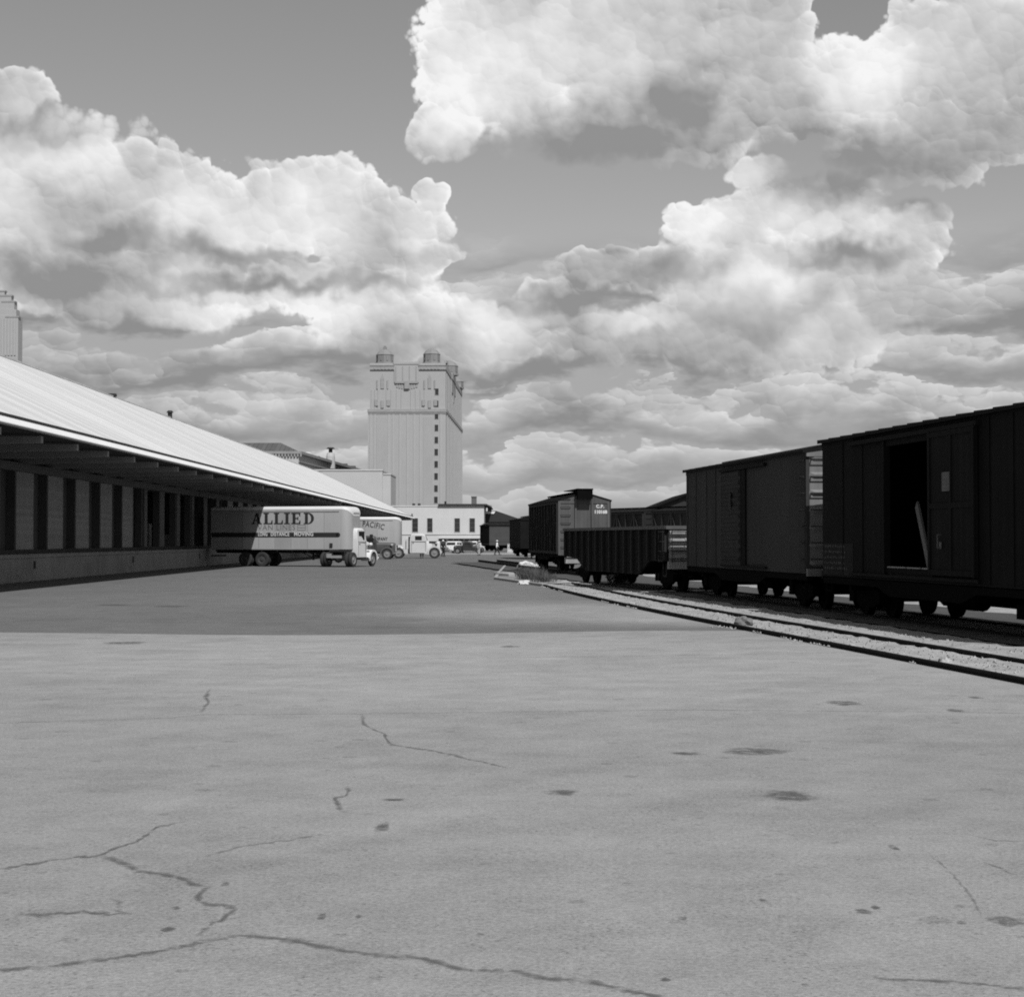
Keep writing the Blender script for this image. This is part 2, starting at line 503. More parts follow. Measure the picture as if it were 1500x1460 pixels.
def pavement_mat(name, base, patches, seed, streak=0.10, rough=1.0):
    m = bpy.data.materials.new(name)
    m.use_nodes = True
    t = m.node_tree; n = NT(t)
    b = t.nodes['Principled BSDF']
    b.inputs['Roughness'].default_value = 0.9
    b.inputs['Specular IOR Level'].default_value = 0.25
    tc = n.n('ShaderNodeTexCoord').outputs['Object']
    tc2 = n.v('ADD', tc, (seed * 3.1, seed * 7.7, 0))
    big = n.m('SUBTRACT', n.noise(tc2, 0.16, 4, 0.6), 0.5)
    mid = n.m('SUBTRACT', n.noise(tc2, 1.3, 5, 0.65), 0.5)
    rot = n.n('ShaderNodeVectorRotate', rotation_type='Z_AXIS')
    n.put(rot.inputs['Vector'], tc2); rot.inputs['Angle'].default_value = 0.16
    st = n.m('SUBTRACT', n.noise(n.v('MULTIPLY', rot.outputs[0], (0.12, 1.7, 1)), 1.0, 5, 0.65), 0.5)
    rot2 = n.n('ShaderNodeVectorRotate', rotation_type='Z_AXIS')
    n.put(rot2.inputs['Vector'], tc2); rot2.inputs['Angle'].default_value = -0.9
    st2 = n.m('SUBTRACT', n.noise(n.v('MULTIPLY', rot2.outputs[0], (0.10, 2.2, 1)), 1.0, 4, 0.6), 0.5)
    fine = n.m('SUBTRACT', n.noise(tc, 38, 3, 0.7), 0.5)
    grit = n.m('SUBTRACT', n.noise(tc, 150, 2, 0.6), 0.5)
    f = n.m('ADD', 1.0, n.m('MULTIPLY', big, 0.36))
    f = n.m('ADD', f, n.m('MULTIPLY', mid, 0.26))
    f = n.m('ADD', f, n.m('MULTIPLY', st, streak * 2.2))
    f = n.m('ADD', f, n.m('MULTIPLY', st2, streak * 1.8))
    f = n.m('ADD', f, n.m('MULTIPLY', fine, rough))
    f = n.m('ADD', f, n.m('MULTIPLY', grit, rough))
    fleck = n.noise(tc2, 3.4, 5, 0.68)
    f = n.m('SUBTRACT', f, n.step(fleck, 0.56, 0.72, 0.0, 0.24))
    f = n.m('ADD', f, n.step(fleck, 0.42, 0.30, 0.0, 0.09))
    scuff = n.noise(n.v('MULTIPLY', rot2.outputs[0], (0.5, 5.0, 1)), 1.0, 5, 0.7)
    f = n.m('SUBTRACT', f, n.step(scuff, 0.58, 0.74, 0.0, 0.09))
    wearn = n.noise(n.v('MULTIPLY', rot.outputs[0], (0.35, 0.9, 1)), 1.0, 6, 0.7)
    f = n.m('ADD', f, n.m('MULTIPLY', n.m('SUBTRACT', wearn, 0.5), 0.16))
    bs = n.noise(tc2, 1.7, 10, 0.86)
    f = n.m('ADD', f, n.m('MULTIPLY', n.m('SUBTRACT', bs, 0.5), 1.15))
    agg = n.voro(tc, 17.0, 0, 0.5, dims='2D')
    f = n.m('SUBTRACT', f, n.step(n.m('ADD', agg, n.m('MULTIPLY', n.noise(tc2, 2.2, 3, 0.6), 0.5)), 0.42, 0.24, 0.0, 0.30))
    # oil drips: small dark specks, rare
    sp = n.voro(n.v('MULTIPLY', tc2, (1.0, 1.0, 0.0)), 1.5, 0, 0.5, dims='2D')
    size = n.m('MULTIPLY', n.m('MAXIMUM', n.m('SUBTRACT', n.noise(tc2, 0.9, 2, 0.5), 0.52), 0.0), 0.55)
    drip = n.step(n.m('SUBTRACT', n.m('ADD', sp, n.m('MULTIPLY', fine, 0.10)), size), 0.0, 0.06, 0.20, 0.0)
    f = n.m('SUBTRACT', f, drip)
    sp2 = n.voro(tc2, 0.33, 0, 0.5, dims='2D')
    size2 = n.m('MULTIPLY', n.m('MAXIMUM', n.m('SUBTRACT', n.noise(tc2, 0.21, 2, 0.5), 0.50), 0.0), 1.2)
    d2 = n.step(n.m('SUBTRACT', n.m('ADD', sp2, n.m('MULTIPLY', mid, 0.3)), size2), 0.0, 0.2, 0.08, 0.0)
    f = n.m('SUBTRACT', f, d2)
    val = n.m('MULTIPLY', f, base * KA)
    xy = n.v('MULTIPLY', n.v('ADD', tc, n.scale(n.v('SUBTRACT', n.noise(tc2, 0.35, 4, 0.6, color=True), (0.5, 0.5, 0.5)), 5.0)), (1, 1, 0))
    for (cx, cy, rx, ry, gain) in patches:      # worn / dusty areas
        mp = n.n('ShaderNodeMapping', vector_type='TEXTURE')
        n.put(mp.inputs[0], xy)
        mp.inputs['Location'].default_value = (cx, cy, 0); mp.inputs['Scale'].default_value = (rx, ry, 1)
        k = n.step(n.v('LENGTH', mp.outputs[0]), 1.25, 0.25, 0.0, gain)
        val = n.m('MULTIPLY', val, n.m('ADD', 1.0, k))
    val = n.m('MAXIMUM', val, 0.01)
    t.links.new(n.comb(val, val, val), b.inputs['Base Color'])
    bp = n.n('ShaderNodeBump'); bp.inputs['Strength'].default_value = 0.35; bp.inputs['Distance'].default_value = 0.01
    t.links.new(n.m('ADD', n.m('MULTIPLY', fine, 1.0), n.m('MULTIPLY', grit, 0.6)), bp.inputs['Height'])
    t.links.new(bp.outputs[0], b.inputs['Normal'])
    return m

M_ASPHALT = pavement_mat("asphalt", 0.145, [(2.0, 43, 6.5, 8, 0.85), (-2, 60, 9, 18, 0.22), (-12, 46, 8, 10, 0.05), (6, 39, 5, 6, 0.35)], 1, 0.08, 1.4)
M_APRON = pavement_mat("concrete_apron", 0.285, [(2, 26, 14, 9, 0.16), (-3, 7.2, 6, 2.0, 0.06), (6, 12, 4, 4, -0.14)], 2, 0.13)
M_GRAVEL = surf("pale_gravel", 0.36, 0.95, 0.38, 1.2, grain=0.35, gscale=22, bump=0.8)
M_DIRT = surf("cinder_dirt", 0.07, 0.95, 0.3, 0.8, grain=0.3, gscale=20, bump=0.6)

g = MB().add([(-4000, -400, 0), (4000, -400, 0), (4000, 9000, 0), (-4000, 9000, 0)], [(0, 1, 2, 3)]).build("ground", M_ASPHALT)
struct(g)

# concrete apron in front, ending on a slightly bowed seam
far = [(-70, 33.6)]
for i in range(61):
    x = -36 + i * (41.0 / 60)
    px = 750 + F * x / 33
    yy = 925 + 5.0 * math.exp(-((px - 430) / 330.0) ** 2) - 2.0 * math.exp(-((px - 1000) / 200.0) ** 2)
    far.append((x, F * HC / (yy - 790) + random.uniform(-0.03, 0.03)))
edge = [(rail_x(C_NEAR - 0.0, Y), Y) for Y in (33, 28, 23, 18, 13, 8, 3, -20)]
poly = [(x, y, 0.004) for x, y in far] + [(x, y, 0.004) for x, y in edge] + [(-70, -20, 0.004)]
PAVE = struct(MB().add(poly, [tuple(range(len(poly)))]).build("pavement", M_APRON))

# gravel of the tracks: a bumpy sheet from the near rail to far beyond the cars
def gravel_sheet():
    mb = MB()
    ys = [-20 + i * 0.5 for i in range(40)] + [0 + i * 0.28 for i in range(300)] + [84 + i * 1.0 for i in range(40)]
    ys = sorted(set(round(y, 3) for y in ys))
    cs = [0, .12, .25, .4] + [0.55 + 0.15 * i for i in range(14)] + [2.8 + 0.35 * i for i in range(26)] + [12.5, 15, 20, 30, 60, 150, 400]
    idx = {}
    for j, Y in enumerate(ys):
        for i, c in enumerate(cs):
            x = rail_x(C_NEAR - 0.03, min(Y, 78)) + c
            amp = 0.0 if i == 0 else (0.022 if c < 12 else 0.0)
            z = (0.0 if i == 0 else 0.022) + random.uniform(-amp, amp) * 0.8 - (0.02 if i == 0 else 0)
            if 1.75 < c < 11:
                z += 0.04 * min(1, (c - 1.75) / 0.6)
            if Y > 76:
                x += (Y - 76) * 0.15
            mb.v.append((x, Y + random.uniform(-.05, .05), z)); idx[(j, i)] = len(mb.v) - 1
    for j in range(len(ys) - 1):
        for i in range(len(cs) - 1):
            mb.f.append((idx[(j, i)], idx[(j, i + 1)], idx[(j + 1, i + 1)], idx[(j + 1, i)]))
    return mb.build("gravel", M_GRAVEL, smooth=1.2)
struct(gravel_sheet())

# darker cinder strip on which the boxcars stand
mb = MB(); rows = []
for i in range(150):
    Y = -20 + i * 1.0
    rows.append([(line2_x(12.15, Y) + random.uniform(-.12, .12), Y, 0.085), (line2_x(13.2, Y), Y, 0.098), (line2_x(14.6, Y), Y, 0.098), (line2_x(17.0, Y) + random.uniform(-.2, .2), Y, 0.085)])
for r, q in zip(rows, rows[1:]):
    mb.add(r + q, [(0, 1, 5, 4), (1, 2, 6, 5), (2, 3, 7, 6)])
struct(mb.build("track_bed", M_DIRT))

def rail_mesh(pts, top):
    """T-rail along ground points"""
    prof = [(-.07, -.17), (.07, -.17), (.07, -.15), (.012, -.12), (.012, -.05), (.036, -.035), (.036, -.004), (.03, 0), (-.03, 0), (-.036, -.004), (-.036, -.035), (-.012, -.05), (-.012, -.12), (-.07, -.15)]
    rings = []
    for i, p in enumerate(pts):
        a = Vector((*pts[max(i - 1, 0)], 0)); b = Vector((*pts[min(i + 1, len(pts) - 1)], 0))
        d = (b - a); d.z = 0; d.normalize()
        nrm = Vector((d.y, -d.x, 0))
        rings.append([Vector((p[0], p[1], top)) + nrm * u + Vector((0, 0, w)) for u, w in prof])
    return MB().loft(rings)
M_TIE = surf("old_tie_wood", 0.10, 0.95, 0.3, 3, stretch=(1, 8, 8))
tr = thing("railway_track", "empty rusty siding half buried in pale gravel along the pavement edge", "railway track")
for c in (C_NEAR, C_FAR):
    ys = [-15 + i * 2.0 for i in range(43)]
    pts = [(rail_x(c, Y), Y) for Y in ys if Y < 70]
    rail_mesh(pts, RAIL_Z).build("rail", M_STEEL, tr)
tr2 = thing("railway_track", "track on dark cinders under the line of boxcars", "railway track")
for c in (13.12, 14.58):
    rail_mesh([(line2_x(c, Y), Y) for Y in range(-15, 61, 5)], TRK2_Z).build("rail", M_STEEL, tr2)
ti = 0
for i in range(110):
    Y = -14 + i * 0.65
    x = line2_x(13.85, Y)
    M = Matrix.Translation((x, Y, 0)) @ Matrix.Rotation(0.1305, 4, 'Z')
    if ti < 99 and Y < 52:
        MB().box(-1.25, 1.25, -0.11, 0.11, -0.05, 0.104 + random.uniform(-.004, .004), M).build("sleeper", M_TIE, tr2); ti += 1

# loose stones along the siding
mb = MB()
rs = random.Random(3)
for i in range(4200):
    Y = 14 + 56 * rs.random() ** 1.3
    c = rs.choice([-.02 - abs(rs.gauss(0, .10)) * max(0, math.sin(Y * 1.1) + math.sin(Y * .37 + 1)), rs.uniform(0.2, 1.4), rs.uniform(0.2, 1.4), rs.uniform(1.7, 2.5)])
    x = rail_x(C_NEAR - 0.05, Y) + c
    if c < 0 and (math.sin(Y * 1.3) + math.sin(Y * .41 + 1) + math.sin(Y * 3.1) < 0.7):
        continue
    r = rs.uniform(0.008, 0.026) * (1.5 if rs.random() < 0.06 else 1)
    z0 = 0.02 + (0.04 if c > 2 else 0)
    a = rs.uniform(0, 6.28)
    vs = [(x + r * 1.2 * math.cos(a + k * 2.09) * rs.uniform(.7, 1.2), Y + r * 1.2 * math.sin(a + k * 2.09) * rs.uniform(.7, 1.2), z0 - 0.005) for k in range(3)]
    vs += [(x + r * .6 * math.cos(a + 1 + k * 2.09), Y + r * .6 * math.sin(a + 1 + k * 2.09), z0 + r * rs.uniform(.7, 1.3)) for k in range(3)]
    mb.add(vs, [(3, 4, 5), (0, 1, 4, 3), (1, 2, 5, 4), (2, 0, 3, 5)])
struct(mb.build("loose_stones", M_GRAVEL), 'stuff')

# ---- cracks, joints and oil stains in the apron
M_CRACK = faded("crack_dirt", 0.115, 0.9, 0.8)
M_JOINT = faded("joint_dirt", 0.15, 1.0, 0.5)
M_OIL = faded("oil_stain_dirt", 0.09, 0.9, 0.7)
def strip(pts, wpx, jit, mat, name, ends=True, seed=0):
    rr = random.Random(seed)
    P = []
    for (a, b) in zip(pts, pts[1:]):
        k = max(2, int(math.hypot(b[0] - a[0], (b[1] - a[1]) * 3) / 9))
        for i in range(k):
            f = i / k
            P.append((a[0] + (b[0] - a[0]) * f + rr.uniform(-1, 1) * jit, a[1] + (b[1] - a[1]) * f + rr.uniform(-1, 1) * jit * 0.45))
    P.append(pts[-1])
    vs, fade = [], []
    for i, (x, y) in enumerate(P):
        e = min(1.0, min(i, len(P) - 1 - i) / 4.0) if ends else 1.0
        w = wpx * rr.uniform(0.55, 1.5)
        x1, y1 = P[min(i + 1, len(P) - 1)]; x0, y0 = P[max(i - 1, 0)]
        c = gp(x, y)
        d = (gp(x1, y1) - gp(x0, y0)); d.normalize()
        nrm = Vector((-d.y, d.x, 0))
        # strips look flat from here: widen along the view for lines that run across it
        hw = w * c.y / F * (1.0 + 1.6 * abs(d.x)) * 0.8
        for k, fd in ((-1, 0), (0, e), (1, 0)):
            q = c + nrm * hw * k
            vs.append((q.x, q.y, 0.0062)); fade.append(fd)
    fs = []
    for i in range(len(P) - 1):
        fs += [(3 * i, 3 * i + 1, 3 * i + 4, 3 * i + 3), (3 * i + 1, 3 * i + 2, 3 * i + 5, 3 * i + 4)]
    return MB().add(vs, fs).build(name, mat, PAVE, fade=fade)
strip([(-20, 1423), (60, 1419), (150, 1407), (240, 1393), (300, 1380), (350, 1371), (420, 1377), (480, 1389), (530, 1398), (620, 1405), (680, 1422), (750, 1423), (800, 1435), (850, 1437), (950, 1458), (1000, 1475)], 7, 1.2, M_CRACK, "pavement_crack", seed=1)
strip([(-10, 1276), (40, 1267), (95, 1258), (140, 1255), (165, 1244), (200, 1233), (230, 1212), (272, 1203)], 5, 2, M_CRACK, "pavement_crack", seed=2)
strip([(138, 1255), (165, 1258), (182, 1268), (205, 1277), (265, 1286), (285, 1298), (305, 1300), (288, 1312), (290, 1320), (305, 1326), (335, 1327), (345, 1333), (320, 1350), (305, 1358), (295, 1367), (280, 1372)], 6.5, 2.5, M_CRACK, "pavement_crack", seed=3)
strip([(25, 1341), (60, 1340), (100, 1338), (120, 1336), (160, 1341), (198, 1338)], 5.5, 2.5, M_CRACK, "pavement_crack", seed=4)
strip([(165, 1316), (175, 1322), (172, 1335), (195, 1341)], 5, 2, M_CRACK, "pavement_crack", seed=5)
strip([(310, 1008), (302, 1020), (305, 1030), (298, 1038), (290, 1046)], 4, 2, M_CRACK, "pavement_crack", seed=6)
strip([(530, 1046), (535, 1062), (560, 1075), (575, 1092), (640, 1101), (690, 1113), (735, 1123), (750, 1126)], 3.6, 2, M_CRACK, "pavement_crack", seed=7)
strip([(512, 1150), (508, 1165), (492, 1170), (500, 1188), (515, 1192)], 4.5, 2, M_CRACK, "pavement_crack", seed=8)
strip([(290, 1258), (320, 1250), (360, 1239), (420, 1232), (460, 1225), (500, 1222)], 4, 2, M_JOINT, "pavement_crack", seed=9)
strip([(1270, 1430), (1300, 1436), (1360, 1437), (1440, 1443), (1500, 1450), (1540, 1452)], 5.5, 1.5, M_CRACK, "pavement_crack", seed=10)
strip([(1415, 1222), (1460, 1232), (1510, 1233)], 3.5, 1.5, M_JOINT, "pavement_crack", seed=11)
strip([(1360, 1250), (1390, 1275), (1420, 1310), (1440, 1345)], 3.5, 1.5, M_JOINT, "pavement_crack", seed=12)
strip([(1440, 1262), (1470, 1275), (1485, 1283)], 4, 1.5, M_CRACK, "pavement_crack", seed=13)
strip([(-20, 1060), (250, 1052), (300, 1047), (500, 1046), (750, 1043), (1000, 1040), (1250, 1042), (1400, 1043), (1520, 1046)], 2.2, 0.8, M_JOINT, "pavement_joint", False, seed=14)
strip([(-20, 967), (300, 966), (700, 964), (1000, 960), (1290, 955)], 1.6, 0.5, M_JOINT, "pavement_joint", False, seed=15)
def stain(x, y, a, b, seed=0, mat=M_OIL):
    rr = random.Random(seed * 13 + 5)
    c = gp(x, y)
    ax = a * c.y / F
    near, farp = gp(x, y + b), gp(x, y - b)
    by = (farp.y - near.y) / 2
    k = 22
    rad = [rr.uniform(0.65, 1.15) for _ in range(k)]
    vs = [(c.x, c.y, 0.0055)]; fade = [1.0]
    for ring, fd in ((0.55, 0.85), (1.0, 0.0)):
        for i in range(k):
            t = 2 * PI * i / k
            r = (rad[i] + rad[i - 1]) / 2 * ring
            vs.append((c.x + math.cos(t) * ax * r, c.y + math.sin(t) * by * r, 0.0055)); fade.append(fd)
    fs = [(0, 1 + i, 1 + (i + 1) % k) for i in range(k)]
    fs += [(1 + i, 1 + k + i, 1 + k + (i + 1) % k, 1 + (i + 1) % k) for i in range(k)]
    MB().add(vs, fs).build("oil_stain", mat, PAVE, fade=fade)
for i, q in enumerate([(181, 942, 36, 2.6), (748, 947, 18, 1.8), (1237, 1030, 34, 5), (822, 1161, 34, 6), (1158, 1166, 46, 9), (1474, 1350, 34, 10),
                       (1408, 1352, 10, 4), (245, 1362, 14, 4.5), (330, 1296, 8, 4), (1265, 1336, 14, 5), (1282, 1330, 8, 4), (975, 1436, 9, 4), (1180, 1444, 8, 3),
                       (1110, 1101, 60, 7), (1005, 1104, 30, 3), (560, 1212, 14, 10), (472, 1343, 9, 6), (1000, 1346, 8, 3.5), (1118, 1320, 7, 4), (1430, 1022, 12, 2),
                       (1400, 1041, 16, 3), (256, 1331, 9, 4), (250, 888, 30, 1.5), (165, 886, 34, 1.6), (905, 884, 14, 1.2), (575, 1172, 20, 2.5), (525, 1343, 6, 3), (703, 1370, 8, 3), (1405, 1328, 8, 3), (1310, 1242, 9, 5)]):
    stain(*q, seed=i)
# ---------------------------------------------------------------- railway cars
M_CAR_BLACK = surf("sooty_boxcar_paint", 0.011, 0.85, spec=.06, var=.3, scale=1.2, streak=0.35, lines=(0, 0.14, 0.06, 0.35))
M_CAR_BROWN = surf("boxcar_paint", 0.048, 0.8, 0.16, 0.9, spec=.08, streak=0.22, lines=(0, 0.6, 0.012, 0.3))
M_CAR_DOOR = surf("boxcar_door_paint", 0.040, 0.8, 0.2, 1.2, spec=.08, streak=0.15, lines=(2, 0.24, 0.10, 0.5))
M_CAR_OLD = surf("weathered_boxcar_planks", 0.085, 0.8, 0.2, 1.2, streak=0.2, lines=(1, 0.19, 0.07, 0.3))
M_CAR_SIDE = surf("weathered_side_planks", 0.020, 0.85, spec=.06, var=.25, scale=1.2, streak=0.2, lines=(2, 0.15, 0.07, 0.3))
M_CAR_ROOF = surf("car_roof_metal", 0.012, 0.8, 0.25, 1.5, spec=.06)
M_CAR_END = surf("car_end_steel", 0.17, 0.6, 0.25, 1.5, streak=0.2)
M_UNDER = surf("underframe_grime", 0.005, 0.9, 0.3, 2, spec=.03)
M_WHEEL = surf("wheel_iron", 0.005, 0.8, 0.3, 3, spec=.05)
M_RUNWOOD = surf("running_board_wood", 0.16, 0.85, 0.25, 3, stretch=(0.4, 6, 1))
M_LETTER = surf("white_lettering", 0.62, 0.7, 0.15, 6)
M_DULL = surf("dull_lettering", 0.06, 0.8, 0.3, 6)
M_GONDOLA = surf("hopper_side_steel", 0.011, 0.75, 0.3, 1.5, spec=.08, streak=0.4)
M_GONDOLA_END = surf("hopper_end_steel", 0.30, 0.6, 0.3, 1.5, streak=0.3)
M_PLANK = surf("bare_board", 0.13, 0.85, 0.2, 3, stretch=(4, 4, 0.6))

RBH = .05
def bogie(parent, x, z=0.0):
    """four-wheel freight truck with cast side frames"""
    fr = MB()
    fr.box(x - .15, x + .15, -.95, .95, .42, .70)
    b = fr.build("bogie", M_UNDER, parent, bevel=.02)
    for s in (-1, 1):
        for dx in (-.84, .84):
            MB().lathe([(q, s * h_) for q, h_ in ((0.0, .075), (.2, .075), (.24, .03), (.36, .03), (.38, .06), (.42, .06), (.42, -.05), (.455, -.055), (.455, -.085), (.38, -.085), (.2, -.06), (0, -.06))],
                       (x + dx, s * .74, 0.42), 'y', 24).build("wheel", M_WHEEL, b, smooth=.6)
        f = MB()
        y0, y1 = s * .93, s * 1.05
        y0, y1 = min(y0, y1), max(y0, y1)
        f.prism([(x - 1.05, .36), (x - .98, .30), (x - .70, .30), (x - .45, .20), (x + .45, .20), (x + .70, .30), (x + .98, .30), (x + 1.05, .36), (x + 1.05, .52), (x + .98, .56), (x + .55, .62), (x + .32, .72), (x - .32, .72), (x - .55, .62), (x - .98, .56), (x - 1.05, .52)], 'y', y0, y1)
        for dx in (-.84, .84):
            f.box(x + dx - .16, x + dx + .16, y1 - .02 if s > 0 else y0 - .06, y1 + .06 if s > 0 else y0 + .02, .30, .56)
        for k in (-.14, 0, .14):
            f.cyl((x + k, (y0 + y1) / 2, .24), (x + k, (y0 + y1) / 2, .60), .06, n=8)
        f.build("side_frame", M_UNDER, b)
    for dx in (-.84, .84):
        MB().cyl((x + dx, -.9, .42), (x + dx, .9, .42), .08, n=10).build("axle", M_WHEEL, b)
    return b

def coupler(parent, x, sgn):
    m = MB()
    m.box(min(x, x + sgn * .45), max(x, x + sgn * .45), -.09, .09, .78, .94)
    m.prism([(x + sgn * .40, -.16), (x + sgn * .62, -.18), (x + sgn * .70, -.05), (x + sgn * .62, .02), (x + sgn * .68, .12), (x + sgn * .58, .18), (x + sgn * .42, .12)], 'z', .72, 1.0)
    m.tube([(x + sgn * .1, -.35, .75), (x + sgn * .35, -.35, .55), (x + sgn * .5, -.3, .42), (x + sgn * .62, -.2, .5)], .025, 6)
    return m.build("coupler", M_UNDER, parent)

def boxcar(label, P, t, L, W, zs, ze, rise, mat, roofmat, endmat, rail_z, door=None, opening=None, track=None, group=None, ladder=True,
           posts=False, fine=True, end_ribs=False, side_mat_ribs=None, detail=True):
    """P: ground position of the far corner on the camera side, t: unit vector along the car, away from the camera.
    local axes: +x along t, +y to the camera side"""
    t = Vector((t[0], t[1], 0)).normalized()
    nl = Vector((-t.y, t.x, 0))
    c = Vector((P[0], P[1], 0)) - t * L / 2 - nl * W / 2
    group = group or "boxcars standing in the yard"
    r = thing("boxcar", label, "boxcar", (c.x, c.y, rail_z), math.atan2(t.y, t.x), group)
    h, w = L / 2, W / 2
    th = .09
    # body: near side (with or without the door opening), far side, ends, floor
    b = MB()
    if opening:
        a0, a1, z0, z1 = opening
        b.box(-h, a0, w - th, w, zs, ze); b.box(a1, h, w - th, w, zs, ze)
        b.box(a0, a1, w - th, w, z1, ze); b.box(a0, a1, w - th, w, zs, z0)
    else:
        b.box(-h, h, w - th, w, zs, ze)
    b.box(-h, h, -w, -w + th, zs, ze)
    b.box(-h + .001, h - .001, -w + th, w - th, zs + .12, zs + .22)
    b.build("body", mat, r)
    for s in (-1, 1):
        e = MB()
        x0, x1 = (h - th, h - .002) if s > 0 else (-h + .002, -h + th)
        e.prism([(-w + th, zs), (w - th, zs), (w - th, ze), (0, ze + rise * .9), (-w + th, ze)], 'x', x0, x1)
        xo = h if s > 0 else -h
        if end_ribs:
            k = 7
            for i in range(k):
                zc = zs + .25 + i * (ze - zs - .4) / (k - 1)
                rg = []
                for yy, d in ((-w + .08, .0), (-w + .2, .05), (w - .2, .05), (w - .08, .0)):
                    rg.append([(xo + s * -.01, yy, zc - .09), (xo + s * d, yy, zc - .02), (xo + s * d, yy, zc + .02), (xo + s * -.01, yy, zc + .09)])
                e.loft(rg)
        if posts:
            for yy in (-.42, .42):
                e.box(min(xo, xo + s * .11), max(xo, xo + s * .11), yy - .05, yy + .05, zs, ze + rise * .3)
            e.box(min(xo, xo + s * .07), max(xo, xo + s * .07), -w, -w + .12, zs, ze)
            e.box(min(xo, xo + s * .07), max(xo, xo + s * .07), w - .12, w, zs, ze)
            e.box(min(xo, xo + s * .05), max(xo, xo + s * .05), .06 - .25, .06 + .25, ze - .32, ze - .16)
        # fascia under the roof and buffer beam
        e.prism([(-w, ze - .12), (w, ze - .12), (w, ze), (0, ze + rise), (-w, ze)], 'x', min(xo, xo + s * .06), max(xo, xo + s * .06))
        e.box(min(xo, xo + s * .10), max(xo, xo + s * .10), -w, w, zs - .06, zs + .12)
        e.build("end_wall", endmat, r)
    # roof with seams and running board
    ro = MB()
    o = .10
    ro.prism([(-w - o, ze - .03), (-w - o, ze + .03), (0, ze + rise + .03), (w + o, ze + .03), (w + o, ze - .03), (0, ze + rise - .03)], 'x', -h - .08, h + .08)
    if fine:
        k = int(L / .78)
        for i in range(k + 1):
            x = -h + i * L / k
            ro.prism([(-w - o - .015, ze + .0), (-w - o - .015, ze + .055), (0, ze + rise + .055), (w + o + .015, ze + .055), (w + o + .015, ze + .0), (0, ze + rise)], 'x', x - .035, x + .035)
    roof = ro.build("roof", roofmat, r)
    rb = MB()
    for yy in (-.2, 0, .2):
        rb.box(-h - .22, h + .22, yy - .09, yy + .09, ze + rise + RBH, ze + rise + RBH + .035)
    for i in range(12):
        x = -h + .1 + i * (L - .2) / 11
        rb.box(x - .04, x + .04, -.28, .28, ze + rise + .02, ze + rise + RBH + .001)
    for s in (-1, 1):
        rb.bar((s * (h + .2), -.22, ze + rise + RBH), (s * (h + .03), -.22, ze + rise - .25), .04)
        rb.bar((s * (h + .2), .22, ze + rise + RBH), (s * (h + .03), .22, ze + rise - .25), .04)
    rb.build("running_board", M_RUNWOOD if not posts else M_UNDER, r)
    # side sills, centre sill, cross bearers, brake gear
    u = MB()
    for s in (-1, 1):
        y0, y1 = sorted((s * (w - .02), s * (w - .16)))
        u.prism([(-h, zs - .02), (h, zs - .02), (h, zs - .16), (2.6, zs - .16), (1.9, zs - .34), (-1.9, zs - .34), (-2.6, zs - .16), (-h, zs - .16)], 'y', y0, y1)
    u.prism([(-h - .05, zs + .02), (h + .05, zs + .02), (h + .05, zs - .18), (3.2, zs - .18), (2.0, zs - .46), (-2.0, zs - .46), (-3.2, zs - .18), (-h - .05, zs - .18)], 'y', -.32, .32)
    for x in (-h + 1.65, -2.2, -.7, .7, 2.2, h - 1.65):
        u.box(x - .08, x + .08, -w + .1, w - .1, zs - .30, zs - .0)
    if detail:
        u.cyl((-1.2, .75, zs - .36), (-.4, .75, zs - .36), .17, n=12)
        u.tube([(-.4, .75, zs - .36), (1.8, .55, zs - .30), (4.2, .4, zs - .32)], .03)
        for sx in (-1, 1):
            for sy in (-1, 1):         # stirrup steps at the corners
                x = sx * (h - .35); y = sy * (w - .04)
                u.tube([(x - .2, y, zs), (x - .2, y, zs - .34), (x + .2, y, zs - .34), (x + .2, y, zs)], .022)
    u.build("underframe", M_UNDER, r)
    bogie(r, h - 1.72); bogie(r, -h + 1.72)
    coupler(r, h, 1); coupler(r, -h, -1)
    if posts:
        xs = [-h + .06 + i * (L - .12) / 10 for i in range(11)]
        mr_ = side_mat_ribs or mat
        for s in (-1, 1):
            y0, y1 = sorted((s * w, s * (w + .075)))
            ym = (y0 + y1) / 2
            for i, x in enumerate(xs):
                MB().box(x - .06, x + .06, y0, y1, zs + .14, ze - .14).build("side_post", mr_, r)
            for i in (0, 1, 2, 3, 6, 7, 8, 9):
                a, b2 = (xs[i] + .06, zs + .15), (xs[i + 1] - .06, ze - .15)
                if i not in (0, 2, 7, 9):
                    a, b2 = (xs[i] + .06, ze - .15), (xs[i + 1] - .06, zs + .15)
                MB().bar((a[0], ym, a[1]), (b2[0], ym, b2[1]), .10, .06, up=(0, 1, 0)).build("diagonal_brace", mr_, r)
            MB().box(-h, h, y0, y1, ze - .14, ze - .001).build("top_plate", mr_, r)
            MB().box(-h, h, y0, y1, zs, zs + .14).build("sill_plate", mr_, r)
    if track:
        MB().box(track[0], track[1], w, w + .10, ze - .20, ze - .12).build("door_track", roofmat, r)
        MB().box(track[0], track[1], w, w + .07, zs + .06, zs + .12).build("door_track", roofmat, r)
